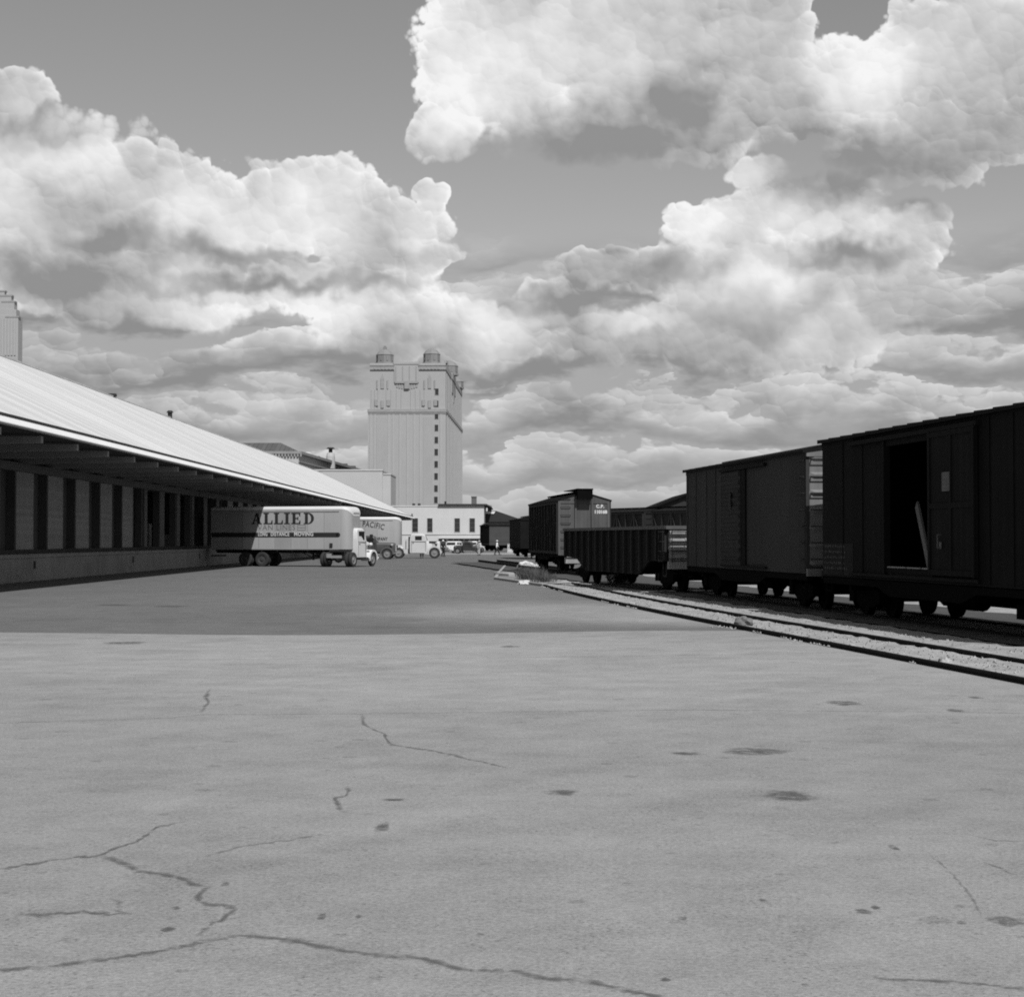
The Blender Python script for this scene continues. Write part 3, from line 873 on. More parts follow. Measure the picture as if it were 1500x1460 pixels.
    if ladder:
        l = MB()
        for i in range(7):
            z = zs + .35 + i * .40
            l.tube([(-h + .08, w, z), (-h + .08, w + .07, z), (-h + .52, w + .07, z), (-h + .52, w, z)], .014, 5)
        l.build("side_ladder", M_DARKMETAL, r)
        l = MB()
        for i in range(7):
            z = zs + .35 + i * .40
            l.tube([(-h, w - .62, z), (-h - .10, w - .62, z), (-h - .10, w - .12, z), (-h, w - .12, z)], .016, 5)
        l.build("end_ladder", M_DARKMETAL, r)
        if posts:
            return r
        bw = MB()
        bw.cyl((-h - .16, -.55, zs + 1.2), (-h - .16, -.55, ze + rise + .16), .02, n=6)
        n_ = 18
        ring = [(-h - .16 + .25 * math.cos(2 * PI * i / n_), -.55 + .25 * math.sin(2 * PI * i / n_), ze + rise + .16) for i in range(n_ + 1)]
        bw.tube(ring, .018, 5)
        for i in range(4):
            bw.cyl((-h - .16, -.55, ze + rise + .13), ring[i * 4], .012, n=5)
        bw.build("brake_wheel", M_DARKMETAL, r)
    return r

T2 = (-0.1306, 0.9914)
def corner(d_far):           # point on the camera-side plane of the boxcar line at depth d_far
    return (line2_x(12.4, d_far), d_far)
RZ = TRK2_Z
# --- nearest car: black, door slid open
L1, W1, ZS1, ZE1 = 12.4, 3.0, .86, 3.98
c1 = boxcar("soot-black wooden boxcar nearest the camera with its side door slid open", corner(39.2), T2, L1, W1, ZS1, ZE1, .20,
            M_CAR_BLACK, M_CAR_ROOF, M_CAR_BLACK, RZ, opening=(-.62, 1.98, 1.12, 3.66), track=(-2.9, 4.15))
w1 = W1 / 2
dr = MB()
dr.box(-2.80, -.60, w1 + .02, w1 + .08, 1.02, 3.80)
for x in (-2.76, -1.70, -.64):
    dr.box(x - .05, x + .05, w1 + .08, w1 + .11, 1.02, 3.80)
for z in (1.08, 2.35, 3.72):
    dr.box(-2.80, -.60, w1 + .08, w1 + .105, z - .05, z + .05)
d1 = dr.build("door", surf("black_door_paint", 0.014, 0.85, 0.3, 1.2, spec=.06, streak=0.3, lines=(0, 0.14, 0.07, 0.4)), c1)
MB().box(-1.72, -1.36, w1 + .112, w1 + .125, 2.62, 2.98).build("placard", surf("paper_placard", 0.13, 0.9, 0.35, 9), d1)
hd = MB(); hd.tube([(-1.25, w1 + .1, 1.55), (-1.25, w1 + .17, 1.55), (-1.25, w1 + .17, 1.80), (-1.25, w1 + .1, 1.80)], .016)
hd.box(-1.3, -1.2, w1 + .105, w1 + .12, 1.53, 1.66)
hd.build("handle", surf("worn_handle_iron", 0.10, 0.5, 0.3, 6), d1)
for x in (-.66, 1.98):
    MB().box(x, x + .12, w1, w1 + .05, 1.0, 3.78).build("door_post", M_CAR_BLACK, c1)
for x in (-3.3, -4.3, -5.2, 3.4, 4.7):
    MB().box(x, x + .05, w1, w1 + .02, .9, 3.9).build("side_batten", M_CAR_BLACK, c1)
pn = MB(); pn.box(L1 / 2 - 2.15, L1 / 2 - .05, w1, w1 + .012, .90, 1.62)
pp = pn.build("stencil_panel", surf("stencil_panel_paint", 0.026, 0.85, 0.45, 2.5, spec=.05), c1)
tx = MB()
rq = random.Random(4)
for i in range(5):                     # worn-off stencil lines, no longer readable
    x = L1 / 2 - .2
    while x > L1 / 2 - 1.5 - .3 * rq.random():
        l = rq.uniform(.03, .09)
        zz = 1.52 - i * .125
        tx.box(x - l, x, w1 + .012, w1 + .016, zz + rq.uniform(0, .02), zz + rq.uniform(.04, .07)); x -= l + rq.uniform(.02, .10)
tx.build("worn_stencil", M_DULL, pp)
si = MB()
for a, b in ((1.85, .85), (.72, .02), (-.1, -.5)):
    si.box(b, a, w1 - .06, w1 + .03, 1.125, 1.15)
si.build("door_sill", surf("pale_sill_wood", 0.28, 0.8, 0.3, 6), c1)  # pale strips along the foot of the door opening
# board leaning in the doorway
wp = c1.matrix_basis
lean = MB()
lean.bar((1.0, w1 - .30, 2.42), (-.45, w1 + .01, 1.17), .17, .05, up=(0, 1, 0))
lb = lean.build("leaning_board", M_PLANK, loc=c1.location, rot=c1.rotation_euler, bevel=.005)
tag(lb, "pale loose board leaning in the open doorway of the black boxcar", "board")

# --- second car: brown, door shut
L2, W2, ZS2, ZE2 = 12.4, 3.0, .88, 3.84
c2 = boxcar("dark brown boxcar with a closed ribbed door, coupled beyond the black one", corner(52.8), T2, L2, W2, ZS2, ZE2, .24,
            M_CAR_BROWN, M_CAR_ROOF, M_CAR_END, RZ, track=(-2.85, 1.75), end_ribs=True)
w2 = W2 / 2
dr = MB(); dr.box(-.42, 1.55, w2 + .02, w2 + .07, 1.0, 3.62)
for i in range(11):
    z = 1.1 + i * .235
    dr.prism([(w2 + .07, z), (w2 + .11, z + .06), (w2 + .11, z + .09), (w2 + .07, z + .15)], 'x', -.36, 1.49)
d2 = dr.build("door", M_CAR_DOOR, c2)
MB().box(.35, .62, w2 + .115, w2 + .13, 2.55, 3.02).build("placard_board", surf("placard_wood", 0.012, 0.8, 0.2, 5), d2)
MB().box(-.86, -.46, w2, w2 + .05, .98, 3.7).build("door_post", M_CAR_BLACK, c2)
MB().box(1.58, 1.68, w2, w2 + .05, .98, 3.7).build("door_post", M_CAR_BLACK, c2)
for x in (2.5, 3.6, 4.9, 6.0, -6.1):
    MB().box(x - .03, x + .03, w2, w2 + .018, .9, 3.74).build("side_batten", M_CAR_BROWN, c2)
tx = MB()
for i, (z, hh, k) in enumerate(((3.05, .2, 3), (2.75, .18, 5), (1.95, .08, 9), (1.78, .08, 8), (1.6, .08, 9))):
    x = 5.4
    for j in range(k):                 # faded marks, no longer readable
        l = hh * rq.uniform(.3, .7)
        tx.box(x - l, x, w2, w2 + .004, z + rq.uniform(0, .3) * hh, z + hh * rq.uniform(.7, 1)); x -= l + hh * .35
tx.build("worn_stencil", surf("faded_lettering", 0.04, 0.8, 0.5, 5), c2)

# --- low hopper gondola beyond
A, B = Vector((5.10, 54.9, 0)), Vector((2.165, 68.0, 0))
th_ = (B - A).normalized(); LH = (B - A).length; WH = 2.85
nl = Vector((-th_.y, th_.x, 0))
cc = (A + B) / 2 - nl * WH / 2
hp = thing("hopper_car", "low black hopper car with upright side ribs between the brown boxcar and the lettered one", "hopper car", (cc.x, cc.y, RZ), math.atan2(th_.y, th_.x))
h, w = LH / 2, WH / 2
zt = 2.10
prof = [(-h, zt), (h, zt), (h, 1.02), (h - 1.7, .98), (h - 3.2, .50), (-h + 3.2, .50), (-h + 2.0, .98), (-h, 1.0)]
for s in (-1, 1):
    y0, y1 = sorted((s * w, s * (w - .05)))
    MB().prism(prof, 'y', y0, y1).build("side_wall", M_GONDOLA, hp)
M_RIBH = surf("hopper_rib_steel", 0.028, 0.7, 0.35, 1.2, spec=.1, streak=0.5)
for i in range(15):
    x = -h + .12 + i * (LH - .24) / 14
    zb = 1.02 if abs(x) > h - 2.0 else (.52 if abs(x) < h - 3.2 else .52 + (abs(x) - (h - 3.2)) * .40)
    for s in (-1, 1):
        y0, y1 = sorted((s * w, s * (w + .085)))
        MB().box(x - .055, x + .055, y0, y1, zb, zt - .06).build("side_rib", M_RIBH, hp)
tp = MB()
for s in (-1, 1):
    y0, y1 = sorted((s * (w - .06), s * (w + .10)))
    tp.box(-h - .02, h + .02, y0, y1, zt - .05, zt + .06)
for s in (-1, 1):
    x0, x1 = sorted((s * h, s * (h + .10)))
    tp.box(x0, x1, -w - .08, w + .08, zt - .05, zt + .06)
tp.build("top_rail", surf("hopper_rim_steel", 0.09, 0.6, 0.3, 2), hp)
for s in (-1, 1):
    e = MB()
    x0, x1 = sorted((s * h, s * (h - .06)))
    e.box(x0, x1, -w + .05, w - .05, .98, zt - .05)
    for i in range(4):
        z = 1.14 + i * .26
        e.prism([(s * h, z - .10), (s * (h + .12), z - .03), (s * (h + .12), z + .03), (s * h, z + .10)], 'y', -w + .06, w - .06)
    e.box(min(s * h, s * (h + .12)), max(s * h, s * (h + .12)), -w, w, .74, .98)
    e.build("end_wall", M_GONDOLA_END, hp)
bt = MB()
bt.prism([(-h + 2.0, .98), (-h + 3.2, .50), (h - 3.2, .50), (h - 1.7, .98)], 'y', -w + .05, w - .05)
bt.box(-h, h, -.3, .3, .55, .98)
bt.build("hopper_floor", M_UNDER, hp)
ld = MB()
for i in range(4):
    z = 1.0 + i * .32
    ld.tube([(-h + .05, w + .08, z), (-h + .05, w + .15, z), (-h + .5, w + .15, z), (-h + .5, w + .08, z)], .015, 5)
for x in (-h + .05, -h + .5):
    ld.cyl((x, w + .15, .95), (x, w + .15, 2.0), .012, n=5)
ld.build("side_ladder", M_DARKMETAL, hp)
ld = MB()
for i in range(4):
    z = 1.0 + i * .32
    ld.tube([(-h - .10, w - .6, z), (-h - .2, w - .6, z), (-h - .2, w - .1, z), (-h - .10, w - .1, z)], .015, 5)
for y in (w - .6, w - .1):
    ld.cyl((-h - .2, y, .95), (-h - .2, y, 2.0), .012, n=5)
ld.build("end_ladder", M_DARKMETAL, hp)
MB().tube([(-h + .1, w, .9), (-h + .1, w, .5), (-h + .45, w, .5), (-h + .45, w, .9)], .02, 5).build("step", M_DARKMETAL, hp)
bogie(hp, -h + 1.35); bogie(hp, h - 1.45); coupler(hp, -h, -1); coupler(hp, h, 1)

# --- Canadian outside-braced car
tc_ = Vector((-0.115, 0.993, 0)).normalized()
PC = Vector((2.31, 84.0, 0)) + tc_ * 11.2
c3 = boxcar("outside-braced old boxcar with white letters C.P. and a number on its end", PC, tc_, 11.2, 2.62, .86, 3.52, .42,
            M_CAR_SIDE, M_CAR_ROOF, M_CAR_OLD, .26, posts=True, side_mat_ribs=surf("side_brace_steel", 0.034, 0.8, 0.3, 2, spec=.08))
hx, wx = 5.6, 1.31
tx = MB()
text_into(tx, "C.P.", .22, (-hx - .035, -.62, 3.18), (0, -1, 0), (0, 0, 1), .01, .012, space=1.15)
text_into(tx, "110168", .22, (-hx - .035, -.52, 2.90), (0, -1, 0), (0, 0, 1), .01, .014)
tx.build("lettering", M_LETTER, c3)
ep = MB(); ep.box(-hx - .03, -hx + .02, -wx + .1, wx - .1, .9, 3.44)
ep.build("end_planking", M_CAR_OLD, c3)
bp = MB(); bp.box(-hx - .5, -hx - .02, -.40, .40, 4.06, 4.10)
bp.box(-hx - .48, -hx - .44, -.38, .38, 3.62, 4.06); bp.box(-hx - .44, -hx - .05, -.36, -.32, 3.62, 4.05); bp.box(-hx - .44, -hx - .05, .32, .36, 3.62, 4.05)
bp.box(-hx - .5, -hx + 4.2, -.40, .40, 4.102, 4.14)
bp.build("brake_platform", M_UNDER, c3)
tr3 = thing("railway_track", "lead track under the lettered old boxcar", "railway track")
for s in (-.73, .73):
    pts = []
    for k in range(-2, 17):
        q = Vector((2.31, 84, 0)) - Vector((-tc_.y, tc_.x, 0)) * (1.31 + s) + tc_ * (k * 3.0)
        pts.append((q.x, q.y))
    rail_mesh(pts, .26).build("rail", M_STEEL, tr3)
# --- further cars
c4 = boxcar("small dark boxcar far off, just left behind the lettered old boxcar", Vector((-.25, 168, 0)), Vector((-.09, .99, 0)), 11.5, 2.8, .86, 3.55, .3,
            M_CAR_BLACK, M_CAR_ROOF, M_CAR_BLACK, .2, fine=False, ladder=False, detail=False)
tb = Vector((-.46, .89, 0)).normalized()
M_YARDCAR = surf("yard_car_paint", 0.014, 0.75, 0.25, 1.0, streak=0.25)
M_YARDRIB = surf("yard_car_brace", 0.028, 0.75, 0.25, 1.0, streak=0.25)
PB = at(956, 790, 117.5)
c5 = boxcar("dark braced boxcar seen above the hopper car, just left of the closed-door brown boxcar", (PB.x, PB.y), tb, 12.0, 2.8, .86, 3.60, .28, M_YARDCAR, M_CAR_ROOF, M_YARDCAR, .2,
            posts=True, fine=False, side_mat_ribs=M_YARDRIB, detail=False)
PA = Vector((PB.x, PB.y, 0)) + tb * 13.2
c6 = boxcar("dark braced boxcar half hidden between the lettered boxcar and the hopper car", (PA.x, PA.y), tb, 12.0, 2.8, .86, 3.60, .28, M_YARDCAR, M_CAR_ROOF, M_YARDCAR, .2,
            posts=True, fine=False, side_mat_ribs=M_YARDRIB, detail=False)
PD = at(717, 790, 262)
# wooden car by the station canopy: near-left corner at PD, long side to the right
td = Vector((math.cos(math.radians(33)), math.sin(math.radians(33)), 0))
# camera side must be the long side facing right-front: run the car the other way round
tt = -td
c7 = boxcar("wooden boxcar standing end-on beside the white station building", (PD.x + 0.0, PD.y), tt, 12.0, 2.8, .86, 3.9, .3,
            surf("plank_car_side", 0.066, 0.8, 0.2, 1.0, lines=(2, 0.3, 0.12, 0.3)), M_CAR_ROOF, M_CAR_BLACK, .1, fine=False, ladder=False, detail=False)

# yard shed roof peeping over the far cars
ys_ = thing("yard_shed", "dark gabled shed roof rising behind the brown boxcar's far edge", "shed", (15.6, 150, 0))
MB().prism([(-4, 0), (4, 0), (4, 4.2), (0, 5.78), (-4, 4.2)], 'y', 0, 12).build("wall", surf("shed_boards", 0.03, 0.85, 0.2, 1, lines=(0, .3, .08, .3)), ys_)
MB().prism([(-4.6, 4.2), (0, 6.0), (4.6, 4.2), (4.6, 4.0), (0, 5.8), (-4.6, 4.0)], 'y', -.4, 12.4).build("roof", M_CAR_ROOF, ys_)

# bits along the siding
def lump(name, p, sx, sy, sz, mat, label, cat, seed=0, n=40):
    rr = random.Random(seed)
    bm = bmesh.new()
    bmesh.ops.create_icosphere(bm, subdivisions=3, radius=1.0)
    from mathutils import noise as mn
    for v in bm.verts:
        k = 1 + .45 * mn.fractal(v.co * 1.7 + Vector((seed, seed * 2, 0)), 1.0, 2.0, 4)
        v.co = Vector((v.co.x * sx * k, v.co.y * sy * k, max(v.co.z, -.25) * sz * k))
    me = bpy.data.meshes.new(name); bm.to_mesh(me); bm.free()
    me.materials.append(mat)
    me.shade_smooth(); me.set_sharp_from_angle(angle=.5)
    o = bpy.data.objects.new(name, me); COL.objects.link(o); o.location = p
    return tag(o, label, cat, {'gravel spill': 'gravel spills along the siding', 'rubble pile': 'white rubble heaps by the old boxcar'}.get(cat))
M_CLOD = surf("dry_earth", 0.17, 0.95, 0.3, 5, grain=.3, gscale=30)
M_CHALK = surf("white_rubble", 0.60, 0.9, 0.15, 5)
p = gp(1089, 917); lump("dirt_clod", (p.x, p.y, .05), .20, .26, .16, M_CLOD, "brown lump of earth lying over the near rail at the pavement seam", "dirt clod", 1)
p = gp(1384, 973); lump("gravel_spill", (p.x, p.y, .03), .10, .20, .07, M_GRAVEL, "small pale gravel spill covering the near rail, closest one to the camera", "gravel spill", 2)
p = gp(1244, 948); lump("gravel_spill", (p.x, p.y, .0), .13, .14, .07, M_GRAVEL, "small pale gravel heap beside the near rail, between the earth lump and the closest spill", "gravel spill", 3)
p = gp(923, 885); lump("gravel_spill", (p.x, p.y, .0), .18, .2, .08, M_GRAVEL, "white gravel heap at the pavement edge in front of the hopper car", "gravel spill", 4)
p = gp(774, 833); lump("rubble_pile", (p.x - .2, p.y, .1), .50, .4, .36, M_CHALK, "white rubble pile at the front wheels of the lettered old boxcar", "rubble pile", 5)
p = gp(784, 834); lump("rubble_pile", (p.x, p.y - 1, .08), .30, .3, .24, M_CHALK, "smaller white rubble heap next to the weeds by the boxcar wheels", "rubble pile", 6)
p = gp(768, 856); lump("white_stone", (p.x, p.y, .05), .26, .2, .12, M_CHALK, "flat white stone lying at the end of the siding rails", "stone", 7)
sl = MB(); sl.box(-.55, .55, -.8, .8, 0, .14)
p = gp(748, 844); o = sl.build("concrete_slab", surf("slab_concrete", .36, .9, .2, 3), loc=(p.x, p.y, .02), rot=(.03, .02, .5), bevel=.02)
tag(o, "low grey concrete slab lying on the rough ground at the curb corner", "slab")
M_CURB = surf("curb_concrete", .34, .85, .15, 3)
cb = MB()
pts = [gp(797, 859), gp(760, 853.5), gp(726, 848.5), gp(730, 841), gp(741, 829)]
for a, b in zip(pts, pts[1:]):
    cb.bar((a.x, a.y, .05), (b.x, b.y, .05), .15, .12)
struct(cb.build("curb", M_CURB, bevel=.02))
isl = MB(); q = [gp(797, 858.4), gp(726, 848), gp(741, 829), gp(790, 826), gp(840, 846)]
isl.add([(v.x, v.y, .030) for v in q], [tuple(range(5))])
struct(isl.build("rough_ground", surf("rough_dirt", .22, .95, .35, 1.2, grain=.3, gscale=14)))

def weeds(x, y, n_, hh, sp, label, seed):
    rr = random.Random(seed)
    p = gp(x, y)
    mb = MB()
    for i in range(n_):
        a, r = rr.uniform(0, 6.28), sp * math.sqrt(rr.random())
        b = Vector((r * math.cos(a), r * math.sin(a) * 1.4, 0))
        l = hh * rr.uniform(.4, 1.1)
        dx, dy = rr.uniform(-.35, .35), rr.uniform(-.35, .35)
        tip = b + Vector((dx * l, dy * l, l)); mid = b + Vector((dx * l * .3, dy * l * .3, l * .6))
        wd = rr.uniform(.006, .014)
        sd = Vector((math.cos(a + 1.5), math.sin(a + 1.5), 0)) * wd
        mb.add([b - sd, b + sd, mid + sd, mid - sd, tip], [(0, 1, 2, 3), (3, 2, 4)])
        for k in range(3):
            q = b.lerp(mid, rr.uniform(.4, 1)) ; e = q + Vector((rr.uniform(-.12, .12), rr.uniform(-.12, .12), rr.uniform(.02, .12)))
            mb.add([q, q.lerp(e, .5) + Vector((0, 0, .02)), e, q.lerp(e, .5) - Vector((0, 0, .025))], [(0, 1, 2, 3)])
    o = mb.build("weed_clump", surf("dry_weeds", .08, .9, .3, 3), loc=(p.x, p.y, .03))
    return tag(o, label, "weeds", "dry weed clumps by the tracks")
weeds(778, 849, 300, .7, .75, "dry weed clump at the end of the siding in front of the lettered boxcar", 1)
weeds(795, 853, 160, .5, .6, "thin weeds between the siding rails' end and the hopper car's far wheels", 2)
weeds(908, 857, 260, .85, .55, "dry weed clump growing under the middle of the hopper car", 3)
# ---------------------------------------------------------------- freight house on the left
M_ROOF = surf("aluminium_painted_roof", 0.66, 0.65, 0.05, 0.5, streak=0.0, grain=0.08, gscale=9, lines=(1, 1.1, 0.02, 0.05), stretch=(1, .12, 1))
M_FASCIA = surf("white_fascia", 0.86, 0.7, 0.05, 0.8)
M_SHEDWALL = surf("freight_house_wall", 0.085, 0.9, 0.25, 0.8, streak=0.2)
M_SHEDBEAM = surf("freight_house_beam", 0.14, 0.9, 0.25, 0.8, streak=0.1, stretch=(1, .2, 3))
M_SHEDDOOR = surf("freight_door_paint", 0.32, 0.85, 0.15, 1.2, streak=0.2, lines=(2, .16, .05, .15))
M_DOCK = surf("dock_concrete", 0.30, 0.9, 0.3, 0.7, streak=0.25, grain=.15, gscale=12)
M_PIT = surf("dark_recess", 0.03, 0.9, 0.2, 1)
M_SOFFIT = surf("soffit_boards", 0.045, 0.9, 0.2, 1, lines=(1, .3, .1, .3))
fh = thing("freight_house", "long low freight house with a bright roof, deep eaves and a loading dock", "freight house", (0, 0, 0), 0.0049)
Y0, Y1 = -40.0, 300.0
CE, CR, CW, CD = -16.3, -32.85, -21.3, -20.7
ZE, ZR = 5.95, 13.82
roof = MB()
sl = (ZR - ZE) / (CE - CR)
roof.prism([(CE, ZE), (CR, ZR), (2 * CR - CE, ZE), (2 * CR - CE, ZE - .18), (CR, ZR - .2), (CE, ZE - .18)], 'y', Y0, Y1)
rf = roof.build("roof", M_ROOF, fh)
gt = MB()
gt.box(CE - .02, CE + .13, Y0, Y1, ZE - .055, ZE + .002)
gt.build("eave_shadow_strip", surf("eave_shadow_paint", 0.06, .8, .2, 1), fh)  # dark strip drawing the shadow gap between roof and fascia
fa = MB()
fa.prism([(CE + .02, ZE - .06), (CE + .06, ZE - .058), (CE + .32, ZE - .33), (CE + .32, ZE - .36), (CE + .02, ZE - .36)], 'y', Y0, Y1 + .02)
fa.build("fascia", M_FASCIA, fh)
ra = MB()
ra.prism([(CE + .05, ZE + .02), (CR, ZR + .03), (CR, ZR - .32), (CE + .05, ZE - .36)], 'y', Y1, Y1 + .16)
ra.build("rake_board", surf("rake_board_paint", .07, .8, .2, 1), fh)
rc = MB(); rc.box(CR - .14, CR + .14, Y0, Y1, ZR - .03, ZR + .06)
rc.build("ridge_cap", M_ROOF, fh)
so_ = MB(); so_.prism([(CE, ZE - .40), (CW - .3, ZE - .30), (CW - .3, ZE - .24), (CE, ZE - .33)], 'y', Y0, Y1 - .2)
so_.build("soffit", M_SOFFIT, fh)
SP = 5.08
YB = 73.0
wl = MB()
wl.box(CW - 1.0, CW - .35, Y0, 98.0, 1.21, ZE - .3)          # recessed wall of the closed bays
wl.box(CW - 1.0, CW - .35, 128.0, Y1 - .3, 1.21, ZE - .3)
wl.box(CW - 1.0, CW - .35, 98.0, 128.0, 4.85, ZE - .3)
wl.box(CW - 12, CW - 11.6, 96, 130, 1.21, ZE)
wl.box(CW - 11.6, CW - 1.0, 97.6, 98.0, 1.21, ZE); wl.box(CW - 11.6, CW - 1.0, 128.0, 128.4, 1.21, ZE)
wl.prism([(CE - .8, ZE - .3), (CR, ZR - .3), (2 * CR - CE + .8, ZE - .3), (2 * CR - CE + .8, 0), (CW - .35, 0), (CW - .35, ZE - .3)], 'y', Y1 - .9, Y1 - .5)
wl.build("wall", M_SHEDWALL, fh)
ln = MB(); ln.box(CW - .349, CW + .12, Y0, Y1 - .6, 4.84, 5.20)
ln.box(CW - .34, CW + .06, Y0, Y1 - .6, 5.45, 5.62)
ln.build("lintel_beam", M_SHEDBEAM, fh)
dk = MB()
dk.box(CW - 14, CD, Y0, Y1 - .8, 0, 1.21)
dk.box(CD, CD + .05, Y0, Y1 - .8, 1.04, 1.19)
dk.box(CD, CD + .03, Y0, Y1 - .8, .02, .34)
dk.build("loading_dock", M_DOCK, fh, bevel=.02)
sp_ = MB(); sp_.box(CW - .3, CW + .07, Y0, Y1 - .9, 1.212, 1.40)
sp_.build("door_curb", surf("dock_edge_timber", .05, .9, .3, 1), fh)
for k in range(-9, 45):
    y = YB + k * SP
    if y + SP > Y1 - 1 or y < 45:
        continue
    if not (97.0 < y < 125):
        d = MB(); d.box(CW - .20, CW - .06, y + .05, y + 3.05, 1.402, 4.838)
        d.build("freight_door", M_SHEDDOOR, fh)
    else:
        d = MB(); d.box(CW - .26, CW - .12, y + .9 + (k % 3) * .25, y + 2.2, 1.402, 4.838)
        d.build("freight_door", surf("open_door_leaf", .15, .85, .15, 1.2, streak=.2), fh)
for k in range(-9, 45):
    y = YB + k * SP
    if y + SP > Y1 - 1 or y < 45:
        continue
    p = MB(); p.box(CW - .34, CW + .05, y - .22, y + .0, 1.402, 4.838); 
    p.build("pillar", surf("pillar_paint", .085, .9, .2, 1) if k == -9 or "pillar_paint" not in bpy.data.materials else bpy.data.materials["pillar_paint"], fh)
M_BRK = surf("bracket_timber", .32, .85, .2, 2)
CB = CE - .02
for k in range(-3, 52):
    y = 54.2 + k * 4.94
    if y > Y1 - 2:
        break
    b = MB(); b.prism([(CB, ZE - .46), (CW - .3, ZE - .46), (CW - .3, ZE - .78), (CB, ZE - .70)], 'y', y - .13, y + .13)
    b.build("eave_bracket", M_BRK, fh)
for px in (52, 196, 293, 180 - 400):
    y = F * 20.7 / (738 - px)
    d = MB(); d.box(CD - .06, CD + .008, y - .17, y + .17, .56, .90)
    d.build("drain_opening", M_PIT, fh)
# added crates standing in for lit spots inside the open bays
ins = MB()
for (y, x, z0, z1, s_) in ((100.5, CW - 2.2, 1.22, 2.4, .8), (106, CW - 3, 1.22, 2.0, 1.0), (111, CW - 2.5, 1.22, 2.9, .7), (117, CW - 2.0, 1.22, 2.2, .9)):
    o = MB(); o.box(-s_ / 2, s_ / 2, -s_ / 2, s_ / 2, 0, z1 - z0)
    for i in range(3):
        z = (z1 - z0) * (.1 + .4 * i); o.box(-s_ / 2 - .02, s_ / 2 + .02, -s_ / 2 - .02, s_ / 2 + .02, z - .05, z + .05)
    ob = o.build("lit_spot_crate", surf("lit_spot_crate_wood", .35, .85, .2, 2), loc=(x - .0049 * y, y, z0))
    tag(ob, {100.5: "added crate for a lit spot inside the nearest open dock door", 106: "squat added crate for a lit spot in the second open dock door", 111: "tall added crate for a lit spot in the third open dock door",
             117: "added crate for a lit spot inside the open dock door closest to the moving van"}[y], "crate", "added crates for lit spots inside the open dock doors")
rv = MB(); rv.cyl((CR, 164.5, ZR), (CR, 164.5, ZR + .55), .22, n=10); rv.cyl((CR, 164.5, ZR + .5), (CR, 164.5, ZR + .7), .36, .2, n=10)
rv.build("roof_vent", M_DARKMETAL, fh)
rv = MB(); rv.box(CR - .3, CR + .3, 140.0, 140.6, ZR, ZR + .25); rv.build("roof_vent", M_DARKMETAL, fh)
rv = MB(); rv.box(CE - .25, CE - .05, Y1 - .3, Y1 + .1, ZE + .05, ZE + .5); rv.build("finial", M_DARKMETAL, fh)

# ---------------------------------------------------------------- white station building
M_STUCCO = surf("white_station_brick", 0.60, 0.9, 0.06, 0.4, streak=0.06)
M_WINDARK = surf("window_pane", 0.035, 0.25, 0.3, 0.8, spec=.5)
M_TRIM = surf("pale_stone_trim", 0.55, .85, .1, 1)
M_TARROOF = surf("tar_roof_edge", .05, .9, .2, .4)
sw = thing("station_building", "two-storey white building with four tall dark windows in front of the tower", "building", (-17.5, 330, 0))
def PX(px, Y, x0=0):
    return (px - 750) / F * Y - x0
wx0, wx1 = -30 + 17.5, PX(709, 330, -17.5)
MB().box(wx0, wx1, 0, 26, 0, 8.55).build("wall", M_STUCCO, sw)
tm = MB()
tm.box(wx0, wx1 + .05, -.12, -.002, 2.78, 2.98); tm.box(wx0, wx1 + .03, -.08, -.002, 8.30, 8.50)
tm.build("string_course", M_TRIM, sw)
pr = MB(); xr = PX(642, 330, -17.5)
pr.box(xr, wx1 + .5, -.45, 26, 8.552, 8.86)
pr.prism([(wx1 + .5, 8.86), (wx1 + .5, 8.56), (wx1 + 1.5, 8.12), (wx1 + 1.5, 8.32)], 'y', -.45, 26)
pr.build("roof_edge", M_TARROOF, sw)
for (a, b) in ((604, 612.2), (626, 633.5), (666, 673.6), (688, 695.6)):
    xa, xb = PX(a, 330, -17.5), PX(b, 330, -17.5)
    fr = MB(); fr.box(xa - .10, xb + .10, -.07, -.003, 3.25, 6.12); wn = fr.build("window", M_TRIM, sw)
    pa = MB(); pa.box(xa, xb, -.10, -.071, 3.36, 6.02); pa.build("pane", M_WINDARK, wn)
    sh = MB(); sh.box(xa - .0, xb + .0, -.13, -.101, 4.15, 4.22); sh.box(xa, xb, -.13, -.101, 5.08, 5.14); sh.build("glazing_bar", surf("window_bar", .12, .7, .1, 2), wn)
for i, px in enumerate((646, 652, 660, 668, 676, 684, 692, 699)):
    c = PX(px, 330, -17.5)
    b = MB(); b.prism([(-.9, 2.0), (-.003, 2.0), (-.003, 1.6)], 'x', c - .14, c + .14); b.box(c - .38, c + .38, -.06, -.003, 1.62, 1.98)  # wide dark plate on the wall painted as the bracket's shadow
    b.build("canopy_bracket", surf("bracket_and_shadow", .06, .8, .2, 2) if i == 0 else bpy.data.materials["bracket_and_shadow"], sw)
cn = MB(); cn.box(PX(643, 330, -17.5), wx1, -1.0, -.004, 2.02, 2.22); cn.build("canopy", M_TRIM, sw)
ch = MB(); ch.box(PX(690.5, 336, -17.5), PX(698, 336, -17.5), 6, 7.2, 8.86, 10.45); ch.box(PX(690, 336, -17.5), PX(698.4, 336, -17.5), 5.9, 7.3, 10.3, 10.52)
ch.build("chimney", surf("chimney_brick", .14, .9, .2, 1), sw)
for px in (606, 614):
    v = MB(); v.cyl((PX(px, 340, -17.5), 10, 8.5), (PX(px, 340, -17.5), 10, 9.15), .3, n=8); v.build("roof_vent", M_DARKMETAL, sw)
